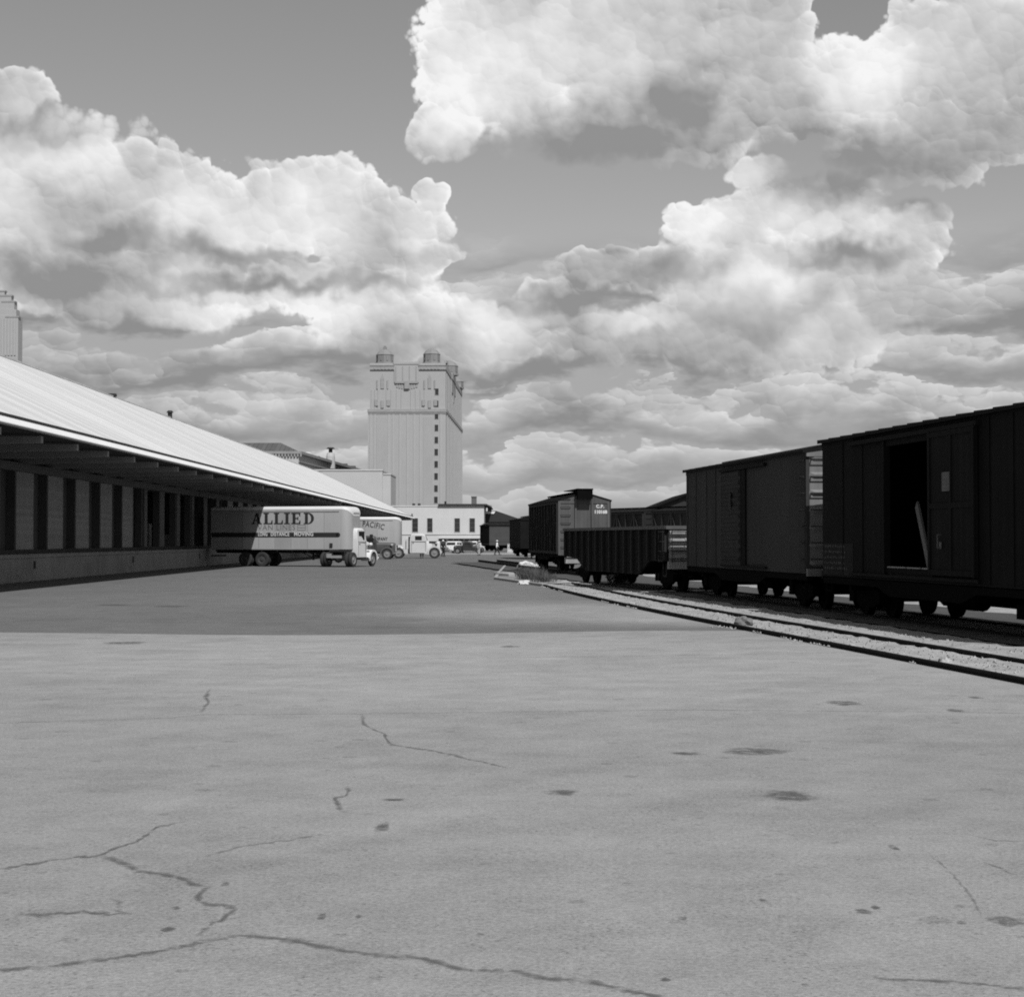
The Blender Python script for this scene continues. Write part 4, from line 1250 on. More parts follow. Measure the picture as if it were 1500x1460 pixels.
v = MB(); v.cyl((PX(652.5, 340, -17.5), 10, 8.8), (PX(652.5, 340, -17.5), 10, 9.6), .22, n=8); v.build("roof_vent", M_DARKMETAL, sw)
for px in (597, 611, 622, 655):
    pl = MB(); a = PX(px, 330, -17.5); pl.box(a - .22, a + .22, -.5, -.004, 0, 2.0); pl.build("pilaster", M_TRIM, sw)

# ---------------------------------------------------------------- station canopy to the right of it
ca = thing("train_canopy", "dark gabled train canopy with a white top edge behind the wooden boxcar", "canopy", (0, 345, 0))
MB().prism([(-10, 7.45), (PX(727, 345), 7.75), (PX(768, 345), 5.75), (PX(768, 345), 5.45), (-10, 5.45)], 'y', 0, 60).build("roof", surf("canopy_shade_paint", .035, .85, .2, .5), ca)  # solid gable painted dark for the shade under the open canopy
b = MB(); b.prism([(-10, 7.60), (PX(727, 345) - .2, 7.60), (PX(725, 345) - .2, 7.15), (-10, 7.15)], 'y', -.15, -.003); b.build("edge_board", M_FASCIA, ca)
b = MB(); b.box(PX(714, 345), PX(720, 345), 3, 4, 7.6, 9.0); b.build("roof_vent", surf("roof_vent_paint", .35, .8, .2, 2), ca)
for x in (-4, 0):
    q = MB(); q.box(x - .15, x + .15, .5, .8, 0, 5.45); q.build("post", M_DARKMETAL, ca)
MB().box(-10, 4.5, 30, 30.3, 0, 5.45).build("back_wall", M_CAR_BLACK, ca)
# white picket fence
pf = thing("picket_fence", "short white picket fence between the wooden boxcar and the lettered old boxcar", "fence", (at(752, 790, 232).x, 232, 0))
for i in range(9):
    x = -.75 + i * .1875
    MB().prism([(x - .05, 0), (x + .05, 0), (x + .05, 1.18), (x, 1.28), (x - .05, 1.18)], 'y', -.02, .02).build("picket", M_WHITE, pf)
MB().box(-.8, .8, .021, .06, .9, 1.02).build("rail", M_WHITE, pf)
MB().box(-.8, .8, .021, .06, .25, .37).build("rail", M_WHITE, pf)

# ---------------------------------------------------------------- the tower
M_TOWER = surf("tower_brick", 0.40, 0.9, 0.05, 0.15, streak=0.06, grain=.05, gscale=3)
M_TERRA = surf("tower_terracotta", 0.33, 0.85, 0.15, 1.0)
M_TRIM2 = surf("tower_ribs", 0.415, 0.85, 0.06, .4)
M_CUPOLA = surf("cupola_stone", 0.24, .85, .1, .8)
TY = 450.0
tk = TY / F
def TX(px): return (px - 608) * tk
def TZ(py): return HC + (790 - py) * tk
tw = thing("tower", "tall pale office tower with corner cupolas and one column of dark windows", "tower", ((608 - 750) * tk, TY, 0), -0.023)
X0, X1 = TX(538.5), TX(653)
X0u, X1u = TX(541), TX(652.5)
DEP = 84.0
# the right wall runs slightly to the right with depth, as the street front does
MB().box(X0, X1, 0, DEP, 0, TZ(602)).build("lower_shaft", M_TOWER, tw)
MB().box(X0u, X1u, .35, DEP - .4, TZ(602), TZ(531)).build("upper_shaft", M_TOWER, tw)
le = MB()
le.box(X0 - .15, X1 + .2, -.25, DEP, TZ(603.5), TZ(599)); le.box(X0, X1 + .1, -.12, DEP, TZ(606), TZ(603.8))
le.build("belt_course", M_TERRA, tw)
pa = MB()
for (a, b) in ((541, 577), (613, 653)):
    pa.box(TX(a), TX(b), .02, .34, TZ(541), TZ(536.2)); pa.box(TX(a) - .1, TX(b) + .05, -.1, .5, TZ(535.4), TZ(533.6))
for i in range(6):
    for a0 in (547, 615):
        c = a0 + i * 5.2
        pa.box(TX(c), TX(c + 2.6), -.06, .3, TZ(540.3), TZ(537))
pa.box(X1u - .2, X1u + .14, .3, DEP - .4, TZ(541), TZ(534))
pa.build("parapet_frieze", M_TERRA, tw)
ce = MB()
ce.box(TX(577), TX(613), .12, 3, TZ(560), TZ(530)); ce.box(TX(576), TX(614), -.02, 3.2, TZ(533), TZ(529.5))
ce.build("centre_bay", M_TOWER, tw)
em = MB()
for i in range(4):
    c = 579.5 + i * 10
    em.box(TX(c) - .12, TX(c) + .12, 0, .119, TZ(558), TZ(536))
em.box(TX(578), TX(612), -.05, .118, TZ(561), TZ(557.6))
for i in range(9):
    c = 580 + i * 3.6; d = 5 - abs(i - 4)
    em.box(TX(c), TX(c + 2.4), .2, .349, TZ(566 + d * 1.0), TZ(561 + (i % 2)))
em.box(TX(592), TX(599), -.2, .349, TZ(569), TZ(559))
em.build("emblem_panel", M_TERRA, tw)
for cx in (559.5, 629):
    ni = MB()
    ni.prism([(TX(cx - 2.4), TZ(568.5)), (TX(cx + 2.4), TZ(568.5)), (TX(cx + 2.4), TZ(553)), (TX(cx + 1.2), TZ(550)), (TX(cx), TZ(546.5)), (TX(cx - 1.2), TZ(550)), (TX(cx - 2.4), TZ(553))], 'y', .15, .349)
    ni.build("niche_panel", M_TERRA, tw)
    for sx in (-1, 1):
        MB().box(TX(cx + sx * 7.6) - .16, TX(cx + sx * 7.6) + .16, .1, .349, TZ(569), TZ(556)).build("niche_fin", M_TERRA, tw)
        MB().box(TX(cx + sx * 8.8) - .45, TX(cx + sx * 8.8) + .45, .05, .349, TZ(594), TZ(585)).build("corner_block", M_TERRA, tw)
    MB().box(TX(cx) - .4, TX(cx) + .4, .1, .349, TZ(597), TZ(586)).build("corner_block", M_TERRA, tw)
ri = MB()
for cx in (544, 549, 554, 566, 573, 581, 588, 602, 609, 616, 622):
    ri.box(TX(cx) - .16, TX(cx) + .16, .2, .349, TZ(599), TZ(570))
for cx in (543, 549, 569.5, 576, 586, 597, 607, 616, 646):
    ri.box(TX(cx) - .3, TX(cx) + .3, -.10, -.002, 0, TZ(606.5))
for k in range(12):
    y = 4 + k * 6.9
    ri.box(X1 + .002, X1 + .28, y - .3, y + .3, 0, TZ(606.5))
    ri.box(X1u + .002, X1u + .2, y - .25, y + .25, TZ(598), TZ(545))
ri.build("wall_rib", M_TRIM2, tw)
# broad recessed strips of slightly darker brick
st = MB()
for (a, b) in ((551, 568), (620, 634)):
    st.box(TX(a), TX(b), -.05, -.0015, 3, TZ(611))
st.build("brick_strip", surf("tower_darker_brick", .385, .9, .08, .2, streak=.08), tw)
for i in range(10):
    yc = 573.3 + i * 17.75
    x, hw = TX(639.6 - .35 * i / 3), .46
    if i == 9: yc -= 1
    z = TZ(yc)
    f = MB(); f.box(x - hw - .12, x + hw + .12, .28 if yc < 600 else -.06, .348 if yc < 600 else -.003, z - .95, z + .95)
    wn = f.build("window", M_TRIM2, tw)
    y = .27 if yc < 600 else -.075
    p = MB(); p.box(x - hw, x + hw, y - .02, y, z - .85, z + .85); p.build("pane", M_WINDARK, wn)
def cupola(px, Yl, r, ztop, finial, parent):
    c = MB()
    zb = TZ(531)
    X = TX(px)
    hgt = ztop - zb
    prof = [(r * 1.04, zb - .1), (r * 1.04, zb + hgt * .10), (r * .97, zb + hgt * .12), (r * .97, zb + hgt * .58), (r * 1.02, zb + hgt * .60), (r * .98, zb + hgt * .64), (r * .70, zb + hgt * .82), (r * .35, zb + hgt * .95), (0, zb + hgt)]
    c.lathe(prof, (X, Yl, 0), 'z', 8)
    if finial:
        c.box(X - .5, X + .5, Yl - .5, Yl + .5, zb + hgt * .9, zb + hgt + .55); c.box(X - .3, X + .3, Yl - .3, Yl + .3, zb + hgt + .5, zb + hgt + .9)
    for k in range(8):
        a = 2 * PI * (k + .5) / 8
        q = Vector((X + math.cos(a) * r * .93, Yl + math.sin(a) * r * .93, 0))
        c.box(-.25, .25, -.03, .03, zb + hgt * .2, zb + hgt * .5, Matrix.Translation(q) @ Matrix.Rotation(a + PI / 2, 4, 'Z'))
    return c.build("cupola", M_CUPOLA, parent)
cupola(561.5, 3.2, 2.45, TZ(509), True, tw)
cupola(631, 3.2, 2.35, TZ(507.5), False, tw)
cupola(646.5, 35, 2.6, TZ(507), False, tw)
cupola(644, 77, 2.5, TZ(512), False, tw)
gb = MB(); gb.box(TX(650), X1u + .3, .4, 5, TZ(531), TZ(527)); gb.build("parapet_block", M_TERRA, tw)
gb = MB(); gb.box(X1u - .6, X1u + .4, 26, 44, TZ(541), TZ(530.5)); gb.build("parapet_block", M_TERRA, tw)
gb = MB(); gb.box(X1u - .8, X1u + .3, 72, 83, TZ(531), TZ(526)); gb.build("parapet_block", M_TERRA, tw)
sd_ = MB()
sd_.box(X1u + .002, X1u + .22, 26, 44, TZ(562), TZ(541)); sd_.box(X1u + .002, X1u + .25, 33, 36, TZ(575), TZ(562))
sd_.build("side_panel", M_TERRA, tw)

# ---------------------------------------------------------------- station head house behind the shed roof
M_LIME = surf("limestone_wall", 0.50, 0.9, 0.06, .2, streak=.06)
M_TILE = surf("roof_tile", 0.105, .85, .15, .6, lines=(0, 1.2, .2, .25))
hh = thing("head_house", "limestone station wing with a dark hip roof behind the freight house roof", "building", (0, 0, 0))
Yc = 420.0
xc = PX(437, Yc)
zc = HC + (790 - 664) / F * Yc
xb = PX(534, 540)
w_ = MB()
w_.add([(xc - 70, Yc, 0), (xc, Yc, 0), (xb, 540, 0), (xc - 70, 540, 0), (xc - 70, Yc, zc), (xc, Yc, zc), (xb, 540, zc), (xc - 70, 540, zc)],
       [(0, 1, 5, 4), (1, 2, 6, 5), (2, 3, 7, 6), (3, 0, 4, 7), (4, 5, 6, 7)])
w_.build("wall", M_LIME, hh)
co = MB()
co.box(xc - 70, xc + .5, Yc - .5, Yc + .3, zc - .1, zc + .55)
for i in range(40):
    x = xc - 30 + i * .78
    co.box(x, x + .42, Yc - .45, Yc - .1, zc - .8, zc - .1)
co.bar((xc + .3, Yc, zc + .2), (xb + .3, 540, zc + .2), .9, .7)
co.bar((xc + .12, Yc, zc - 2.0), (xb + .12, 540, zc - 2.0), .4, .4)
co.build("cornice", surf("head_house_cornice", .30, .85, .15, .6), hh)
zr = HC + (790 - 648.5) / F * (Yc + 8)
rx0, rx1 = PX(360, Yc + 8), PX(411, Yc + 8)
ro = MB(); zz = zc + .56
ro.add([(xc - 30, Yc + .2, zz), (xc - .3, Yc + .2, zz), (xc - .3, Yc + 16, zz), (xc - 30, Yc + 16, zz), (rx0 - 14, Yc + 8, zr), (rx1, Yc + 8, zr)],
       [(0, 1, 5, 4), (1, 2, 5), (2, 3, 4, 5), (3, 0, 4), (0, 3, 2, 1)])
ro.build("roof", M_TILE, hh)
pb = MB()
for (px, Yp, w2_) in ((461, 455, 1.6), (500, 500, 2.2), (515, 515, 1.4)):
    X = PX(px, Yp); pb.box(X - w2_, X + w2_ * .7, Yp, Yp + 3, zc, zc + 1.1)
pb.build("penthouse", surf("penthouse_dark", .12, .85, .2, 1), hh)
vt = MB(); X = PX(484, 470); zb = HC + (790 - 676) / F * 470
vt.lathe([(1.3, zb - 2), (1.25, zb + 1.5), (1.0, zb + 2.4), (0.9, zb + 2.5)], (X, 470, 0), 'z', 12)
vt.build("vent_base", M_LIME, hh)
vt = MB(); vt.cyl((X, 470, zb + 2.3), (X, 470, zb + 3.6), .55, n=10); vt.cyl((X, 470, zb + 3.6), (X, 470, zb + 4.0), 1.25, .8, n=12)
vt.build("vent_cowl", M_DARKMETAL, hh)
# lower pale block in front of the tower foot
lb_ = thing("station_wing", "plain pale stone block at the foot of the tower, left of the white building", "building", (PX(525, 395), 395, 0))
za = HC + (790 - 689.5) / F * 395
MB().box(-14, PX(560, 395, PX(525, 395)), 0, 18, 0, za).build("wall", M_LIME, lb_)
MB().box(PX(560, 395, PX(525, 395)), PX(572, 395, PX(525, 395)), .8, 18, 0, za - .9).build("corner_bay", M_LIME, lb_)
tb_ = MB(); tb_.box(-14, PX(560, 395, PX(525, 395)) + .1, -.15, 18.1, za, za + .35); tb_.build("coping", M_TRIM, lb_)
tb_ = MB(); tb_.box(PX(561, 395, PX(525, 395)), PX(572, 395, PX(525, 395)) + .1, .65, 18.1, za - .898, za - .6); tb_.build("coping", M_TRIM, lb_)
# setback tower at the left edge
lt = thing("stepped_tower", "stepped pale skyscraper cut off by the left edge above the freight house roof", "tower", (PX(0, 450), 450, 0))
def LX(px): return PX(px, 450, PX(0, 450))
t_ = MB()
for (px, d0, d1, zb_, zt_) in ((24.5, 0, 4, 900, 462), (21, .4, 3.6, 462, 452), (17.5, .7, 3.4, 452, 439), (12.5, 1.0, 3.2, 439, 430), (2, 1.3, 3.0, 430, 423)):
    t_.box(-24, LX(px), d0, d1, 0 if zb_ == 900 else TZ(zb_), TZ(zt_))
t_.build("shaft", M_TOWER, lt)
r_ = MB()
for px in (-14, -8, -3, 2, 6.5, 11, 15.5, 20):
    top = 462
    r_.box(LX(px) - .22, LX(px) + .22, -.2, -.002, TZ(520), TZ(top + 4))
r_.build("wall_rib", M_TRIM2, lt)
for (a, d, z_) in ((24.5, -.1, 462), (17.5, .6, 439), (12.5, .9, 430), (2, 1.2, 423)):
    MB().box(LX(a) - 3.5, LX(a) + .2, d, d + 2, TZ(z_ + 2.2), TZ(z_) - .003).build("coping", M_TERRA, lt)
# ---------------------------------------------------------------- lorries, cars
M_VAN = surf("van_body_paint", 0.35, 0.55, 0.08, .5, streak=.08, lines=(0, 1.2, .01, .25))
M_VANTOP = surf("van_roof_paint", 0.66, .5, .06, .5)
M_STRIPE = surf("dark_stripe_paint", 0.03, .5, .2, 1)
M_LETDARK = surf("dark_letter_paint", 0.03, .5, .15, 1)
M_LETGREY = surf("grey_letter_paint", 0.16, .5, .15, 1)
M_TIRE = surf("tyre_rubber", 0.035, .9, .2, 4)
M_RIM = surf("wheel_rim_paint", 0.22, .5, .15, 3)
M_CHROME = surf("bright_metal", 0.75, .2, .05, 3, metal=.7)
M_FRAME = surf("chassis_grime", 0.02, .8, .3, 2)
M_LAMP = surf("lamp_glass", 0.85, .1, .03, 3, spec=.8)

def wheel(parent, x, y, r, wd, rim=M_RIM, out=1, name="wheel"):
    """tyre with a dished disc; out = side the disc shows to"""
    w = MB(); k = wd / 2
    w.lathe([(r * .62, -k * .8), (r * .80, -k), (r * .95, -k * .85), (r, -k * .45), (r, k * .45), (r * .95, k * .85), (r * .80, k), (r * .62, k * .8)], (x, y, r), 'y', 24)
    t = w.build(name, M_TIRE, parent, smooth=.7)
    d = MB()
    o = out
    d.lathe([(r * .64, -k * .75 * o), (r * .64, k * .72 * o), (r * .58, k * .80 * o), (r * .5, k * .45 * o), (r * .25, k * .55 * o), (r * .2, k * .85 * o), (0, k * .9 * o)], (x, y, r), 'y', 20)
    d.build("rim", rim, t, smooth=.6)
    return t

def fender(mb, x, y0, y1, r, z, a0=-15, a1=195, t=.05):
    ring0 = []
    n = 16
    for i in range(n + 1):
        a = math.radians(a0 + (a1 - a0) * i / n)
        ring0.append((x + math.cos(a) * r, z + math.sin(a) * r))
    for i in range(n, -1, -1):
        a = math.radians(a0 + (a1 - a0) * i / n)
        ring0.append((x + math.cos(a) * (r + t), z + math.sin(a) * (r + t)))
    for a, b in zip(range(n), range(1, n + 1)):
        q = [ring0[a], ring0[b], ring0[2 * n + 1 - b], ring0[2 * n + 1 - a]]
        mb.prism(q, 'y', y0, y1)
    # outer lip
    yo = y1 if abs(y1) > abs(y0) else y0
    s = 1 if yo > 0 else -1
    for i in range(n):
        a, b = ring0[i], ring0[i + 1]
        mb.prism([a, b, (b[0] + (x - b[0]) * .14, b[1] + (z - b[1]) * .14), (a[0] + (x - a[0]) * .14, a[1] + (z - a[1]) * .14)], 'y', min(yo, yo - s * .03), max(yo, yo - s * .03))

M_RIMD = surf('dirty_rim', .05, .7, .3, 3)
def trailer(label, name, loc, rz, L, W, z0, z1, axles, r, text_fn, stripe=None, landing=True):
    """box semi-trailer, local x forward (front at x=L), y=-W/2 is the side towards the camera"""
    t = thing(name, label, "trailer", loc, rz, "box trailers at the freight house")
    w = W / 2
    def ring(x, hw, ztop, rr=.22):
        pts = [(-hw, z0), (hw, z0)]
        for i in range(6):
            a = math.radians(90 * i / 5)
            pts.append((hw - rr + rr * math.cos(a), ztop - rr + rr * math.sin(a)))
        for i in range(6):
            a = math.radians(90 + 90 * i / 5)
            pts.append((-hw + rr + rr * math.cos(a), ztop - rr + rr * math.sin(a)))
        return [(x, p, q) for p, q in pts]
    rings = [ring(0, w, z1)]
    for x in [L * k / 6 for k in range(1, 6)]:
        rings.append(ring(x, w, z1))
    for i in range(8):
        a = math.radians(90 * i / 7)
        rings.append(ring(L - .6 + .6 * math.sin(a), w - .6 * (1 - math.cos(a)) * .98, z1 - .42 * (1 - math.cos(a)) ** 1.0, .22))
    MB().loft(rings).build("box_body", M_VAN, t, smooth=.5)
    ro = MB()
    rr = [ring(.02 if i == 0 else x, w + .012, z1 + .012) for i, x in enumerate([0, L * .3, L * .6, L - .6])]
    rr = [[p for p in q if p[2] > z1 - .24] for q in rr]
    for i in range(1, 8):
        a = math.radians(90 * i / 7)
        q = ring(L - .6 + .612 * math.sin(a), w + .012 - .6 * (1 - math.cos(a)) * .98, z1 + .012 - .42 * (1 - math.cos(a)), .22)
        rr.append([p for p in q if p[2] > q[4][2] - 1 and p not in q[:2]])
    rr = [q if len(q) == 12 else q[-12:] for q in rr]
    ro.loft(rr, cap=False).build("roof", M_VANTOP, t, smooth=.5)
    mo = MB()
    mo.box(.02, L - .78, -w - .03, -w + .01, z1 - .36, z1 - .30); mo.box(.02, L - .78, w - .01, w + .03, z1 - .36, z1 - .30)
    mo.box(.02, L - .78, -w - .025, -w + .01, z0 - .02, z0 + .06); mo.box(.02, L - .78, w - .01, w + .025, z0 - .02, z0 + .06)
    for x in [1.2 * k for k in range(1, int(L / 1.2))]:
        mo.box(x - .02, x + .02, -w - .012, -w + .01, z0 + .06, z1 - .36)
    mo.build("moulding", surf("moulding_paint", .30, .5, .1, 2) if "moulding_paint" not in bpy.data.materials else bpy.data.materials["moulding_paint"], t)
    if stripe:
        s = MB()
        s.box(stripe[0], stripe[1], -w - .018, -w - .0015, stripe[2], stripe[3])
        s.cyl((stripe[1], -w - .018, (stripe[2] + stripe[3]) / 2), (stripe[1], -w - .0015, (stripe[2] + stripe[3]) / 2), (stripe[3] - stripe[2]) / 2 - .003, n=16)
        s.box(L + .001, L + .014, -.5, .6, stripe[2], stripe[3])
        s.build("stripe", M_STRIPE, t)
    text_fn(t, w)
    fr = MB()
    for s in (-.45, .45):
        fr.box(.1, L - .4, s - .06, s + .06, z0 - .26, z0 - .02)
    for i in range(9):
        x = .4 + i * (L - 1.2) / 8
        fr.box(x - .05, x + .05, -w + .04, w - .04, z0 - .14, z0 - .021)
    for ax in axles:
        fr.cyl((ax, -w + .2, r), (ax, w - .2, r), .08, n=8)
        for s in (-.45, .45):
            fr.box(ax - .5, ax + .5, s - .05, s + .05, r + .02, z0 - .20)
    if landing:
        for s in (-.7, .7):
            fr.box(L - 2.9, L - 2.78, s - .06, s + .06, .45, z0 - .05); fr.bar((L - 2.84, s, .6), (L - 4.0, s * .7, z0 - .1), .05)
        fr.box(L - 2.9, L - 2.78, -.7, .7, .7, .78)
    fr.box(-.05, .06, -w + .1, w - .1, z0 - .5, z0 - .4)
    fr.build("chassis", M_FRAME, t)
    for ax in axles:
        for s in (-1, 1):
            wheel(t, ax, s * (w - .16), r, .26, out=s, rim=M_RIMD); wheel(t, ax, s * (w - .46), r, .26, out=s, rim=M_RIMD, name="inner_wheel")
    return t

def motor(label, cat, name, loc, rz, P, paint, fpaint, group=None):
    """pre-war motor vehicle, front axle at x=0, heading +x"""
    t = thing(name, label, cat, loc, rz, group or {'car': 'cars parked by the station', 'truck': 'trucks by the freight house'}[cat])
    g = P.get
    W, Wh, r = P['W'], P['Wh'], P['r']
    w = W / 2
    c0, c1, zc, zh, zb, nose, wb = P['c0'], P['c1'], P['zc'], P['zh'], P['zb'], P['nose'], P['wb']
    R = min(.22, (zc - zh) * .5)
    side = [(c0, zb), (c0 - .0, zh), (c0 + .04, zc - R), (c0 + R * .5, zc - R * .3), (c0 + R, zc), (c1 - .45, zc), (c1 - .28, zc - .06), (c1 - .18, zc - .16), (c1, zh + .02), (c1, zb)]
    rings = []
    for k, (yy, sh) in enumerate(((-w, .10), (-w + .10, .0), (w - .10, 0), (w, .10))):
        rg = []
        for (x, z) in side:
            zz = z - (sh if z > zh + .1 else 0)
            rg.append((x, yy * (.93 if z > zh + .1 else 1), zz))
        rings.append(rg)
    MB().loft(rings).build("cab", paint, t, bevel=.03, smooth=.5)
    # bonnet, tapering to the radiator
    hw0, hw1 = Wh / 2, Wh / 2 * .72
    zf = zh - P.get('drop', .06)
    ho = MB()
    def hr(x, hw, z):
        return [(x, -hw, zb + .12), (x, -hw, z - .22), (x, -hw * .86, z - .07), (x, -hw * .5, z), (x, hw * .5, z), (x, hw * .86, z - .07), (x, hw, z - .22), (x, hw, zb + .12)]
    ho.loft([hr(c1 - .05, hw0, zh), hr((c1 + nose) / 2, (hw0 + hw1) / 2, (zh + zf) / 2 + .02), hr(nose - .08, hw1, zf), hr(nose, hw1 * .9, zf - .12)])
    bo = ho.build("bonnet", paint, t, smooth=.6)
    lv = MB()
    for s in (-1, 1):
        for i in range(7):
            x = c1 + .12 + i * (nose - c1 - .4) / 7
            y0, y1 = sorted((s * (hw0 + hw1) / 2 * 1.04, s * (hw0 + hw1) / 2 * .9))
            lv.box(x, x + .03, y0, y1, zb + .45, zh - .30)
    lv.build("louvre", M_FRAME, bo)
    gr = MB(); gr.prism([(-hw1 * .8, zb + .2), (hw1 * .8, zb + .2), (hw1 * .8, zf - .25), (0, zf - .12), (-hw1 * .8, zf - .25)], 'x', nose + .0, nose + .05)
    gr.build("radiator_grille", M_CHROME if g('chrome') else M_FRAME, t)
    gl = MB()
    x0, x1 = c0 + P.get('win', .30), c1 - P.get('win', .30)
    for s in (-1, 1):
        y0, y1 = sorted((s * w * .955, s * (w * .93 + .035)))
        if g('two'):
            xm = (x0 + x1) / 2
            gl.box(x0 - .05, xm - .06, y0, y1, zh + .05, zc - .22); gl.box(xm + .06, x1, y0, y1, zh + .05, zc - .22)
        else:
            gl.box(x0, x1, y0, y1, zh + .05, zc - .22)
    gl.add([(c1 + .012, -w * .78, zh + .08), (c1 + .012, w * .78, zh + .08), (c1 - .15, w * .74, zc - .18), (c1 - .15, -w * .74, zc - .18)], [(0, 1, 2, 3)])
    gl.box(c0 - .012, c0 + .05, -w * .5, w * .5, zh + .12, zc - .26)
    gl.build("window", M_GLASS, t)
    dl = MB()
    for s in (-1, 1):
        y0, y1 = sorted((s * w * .99, s * (w + .006)))
        for x in (c0 + .18, c1 - .16):
            dl.box(x - .012, x + .012, y0, y1, zb + .1, zh)
        dl.box(c0 + .18, c1 - .16, y0, y1, zh - .10, zh - .07)
        y0, y1 = sorted((s * w, s * (w + .05)))
        dl.box(c0 + .28, c0 + .40, y0, y1, zh - .20, zh - .17)
    dl.build("door_seam", M_FRAME, t)
    for s in (-1, 1):
        fe = MB()
        y0, y1 = sorted((s * (hw1 * .85), s * (w + .10)))
        fender(fe, 0, y0, y1, r + .10, r, -5, 190)
        # apron running down to the running board
        fe.prism([(-r - .05, r), (-r - .16, r), (-r - .5, zb + .02), (-r - .42, zb - .04)], 'y', y0, y1)
        fe.build("front_fender", fpaint, t, smooth=.5)
        y0, y1 = sorted((s * (w - .1), s * (w + .14)))
        MB().box(c0 + .0, -r - .4, y0, y1, zb - .06, zb - .01).build("running_board", P.get('rbm', M_FRAME), t)
    fr = MB()
    for s in (-.38, .38):
        fr.box(-wb - P.get('over', .6), nose - .1, s - .05, s + .05, r + .02, r + .18)
    fr.cyl((0, -w + .1, r), (0, w - .1, r), .05, n=8); fr.cyl((-wb, -w + .1, r), (-wb, w - .1, r), .07, n=8)
    fr.lathe([(0, -.26), (.16, -.2), (.23, 0), (.16, .2), (0, .26)], (-wb, 0, r), 'y', 12)
    fr.build("chassis", M_FRAME, t)
    for s in (-1, 1):
        wheel(t, 0, s * (w - .06), r, .22, out=s, rim=P.get('rim', M_RIM))
        if g('dual'):
            wheel(t, -wb, s * (w + .10), r, .24, out=s, rim=P.get('rim', M_RIM)); wheel(t, -wb, s * (w - .18), r, .24, out=s, name="inner_wheel")
        else:
            wheel(t, -wb, s * (w - .06), r, .22, out=s, rim=P.get('rim', M_RIM))
    for s in (-1, 1):
        h = MB(); x, y, z = nose - .28, s * hw1 * 1.35, zf - .18
        h.lathe([(0, -.22), (.07, -.18), (.12, -.05), (.125, .0)], (x, y, z), 'x', 14)
        hl = h.build("headlight", P.get('lampm', paint), t, smooth=.8)
        h = MB(); h.lathe([(.118, .0), (.09, .03), (0, .045)], (x, y, z), 'x', 14); h.build("lens", M_LAMP, hl, smooth=1.2)
    bu = MB(); bu.box(nose + .12, nose + .17, -w - .05, w + .05, r + .02, r + .14)
    for s in (-.4, .4):
        bu.box(nose - .1, nose + .125, s - .03, s + .03, r + .04, r + .12)
    bu.build("bumper", M_CHROME if g('chrome') else fpaint, t, bevel=.015)
    if g('tail'):
        xt, zt = P['tail'], P.get('tailz', zh)
        b = MB()
        def tr_(x, hw, z):
            return [(x, -hw, zb), (x, -hw, z - .2), (x, -hw * .8, z), (x, hw * .8, z), (x, hw, z - .2), (x, hw, zb)]
        b.loft([tr_(c0 + .05, w * .98, zt), tr_((c0 + xt) / 2, w * .94, zt - .06), tr_(xt + .2, w * .82, zt - .28), tr_(xt, w * .7, zt - .5)])
        b.build("boot", paint, t, smooth=.6)
        for s in (-1, 1):
            f2 = MB()
            y0, y1 = sorted((s * (w * .7), s * (w + .10)))
            fender(f2, -wb, y0, y1, r + .10, r, -10, 190)
            f2.build("rear_fender", fpaint, t, smooth=.5)
    return t

# --- moving van, broadside to the camera
YA = 114.0
SA = YA / F
xr = (309 - 750) / F * 115.5
VL = 10.25
def vx(px): return xr + (px - 309) / 202.5 * VL
def slab_letters(mb, y, z, hgt, x, depth):
    """bold slab-serif capitals A L L I E D"""
    def P(poly, ox, w_):
        mb.prism([(ox + a * w_, z + b * hgt) for a, b in poly], 'y', y - depth, y)
    def serif(ox, w_, a0, a1, b0, b1): P([(a0, b0), (a1, b0), (a1, b1), (a0, b1)], ox, w_)
    W_ = hgt * 1.0
    def A(ox):
        P([(.10, .05), (.22, .05), (.54, .98), (.44, .98)], ox, W_); P([(.62, .05), (.90, .05), (.62, 1.0), (.42, 1.0)], ox, W_)
        P([(.26, .28), (.70, .28), (.70, .37), (.26, .37)], ox, W_); serif(ox, W_, .0, .34, 0, .08); serif(ox, W_, .54, 1.0, 0, .08)
    def Lc(ox):
        serif(ox, W_, .12, .40, .05, .95); serif(ox, W_, .0, .52, .92, 1); serif(ox, W_, .0, .88, 0, .09); P([(.70, .05), (.88, .05), (.88, .34), (.80, .34)], ox, W_)
    def I(ox):
        serif(ox, W_, .14, .42, .05, .95); serif(ox, W_, .0, .56, .92, 1); serif(ox, W_, .0, .56, 0, .08)
    def E(ox):
        serif(ox, W_, .12, .40, .05, .95); serif(ox, W_, .0, .88, .91, 1); serif(ox, W_, .0, .88, 0, .09); serif(ox, W_, .36, .66, .46, .55)
        P([(.70, .05), (.88, .05), (.88, .32), (.80, .32)], ox, W_); P([(.72, .95), (.86, .95), (.86, .70), (.79, .70)], ox, W_); serif(ox, W_, .60, .68, .36, .65)
    def D(ox):
        serif(ox, W_, .12, .40, .05, .95); n = 14
        for i in range(n):
            a, b = math.radians(90 - 180 * i / n), math.radians(90 - 180 * (i + 1) / n)
            q = lambda t_, rx, rz_: (.42 + rx * math.cos(t_), .5 + rz_ * math.sin(t_))
            P([q(a, .56, .5), q(b, .56, .5), q(b, .29, .42), q(a, .29, .42)], ox, W_)
        serif(ox, W_, .0, .45, .92, 1); serif(ox, W_, .0, .45, 0, .08)
    for f_, px in ((A, 369.5), (Lc, 387), (Lc, 402), (I, 417), (E, 427.5), (D, 445.5)):
        f_(vx(px) - xr)
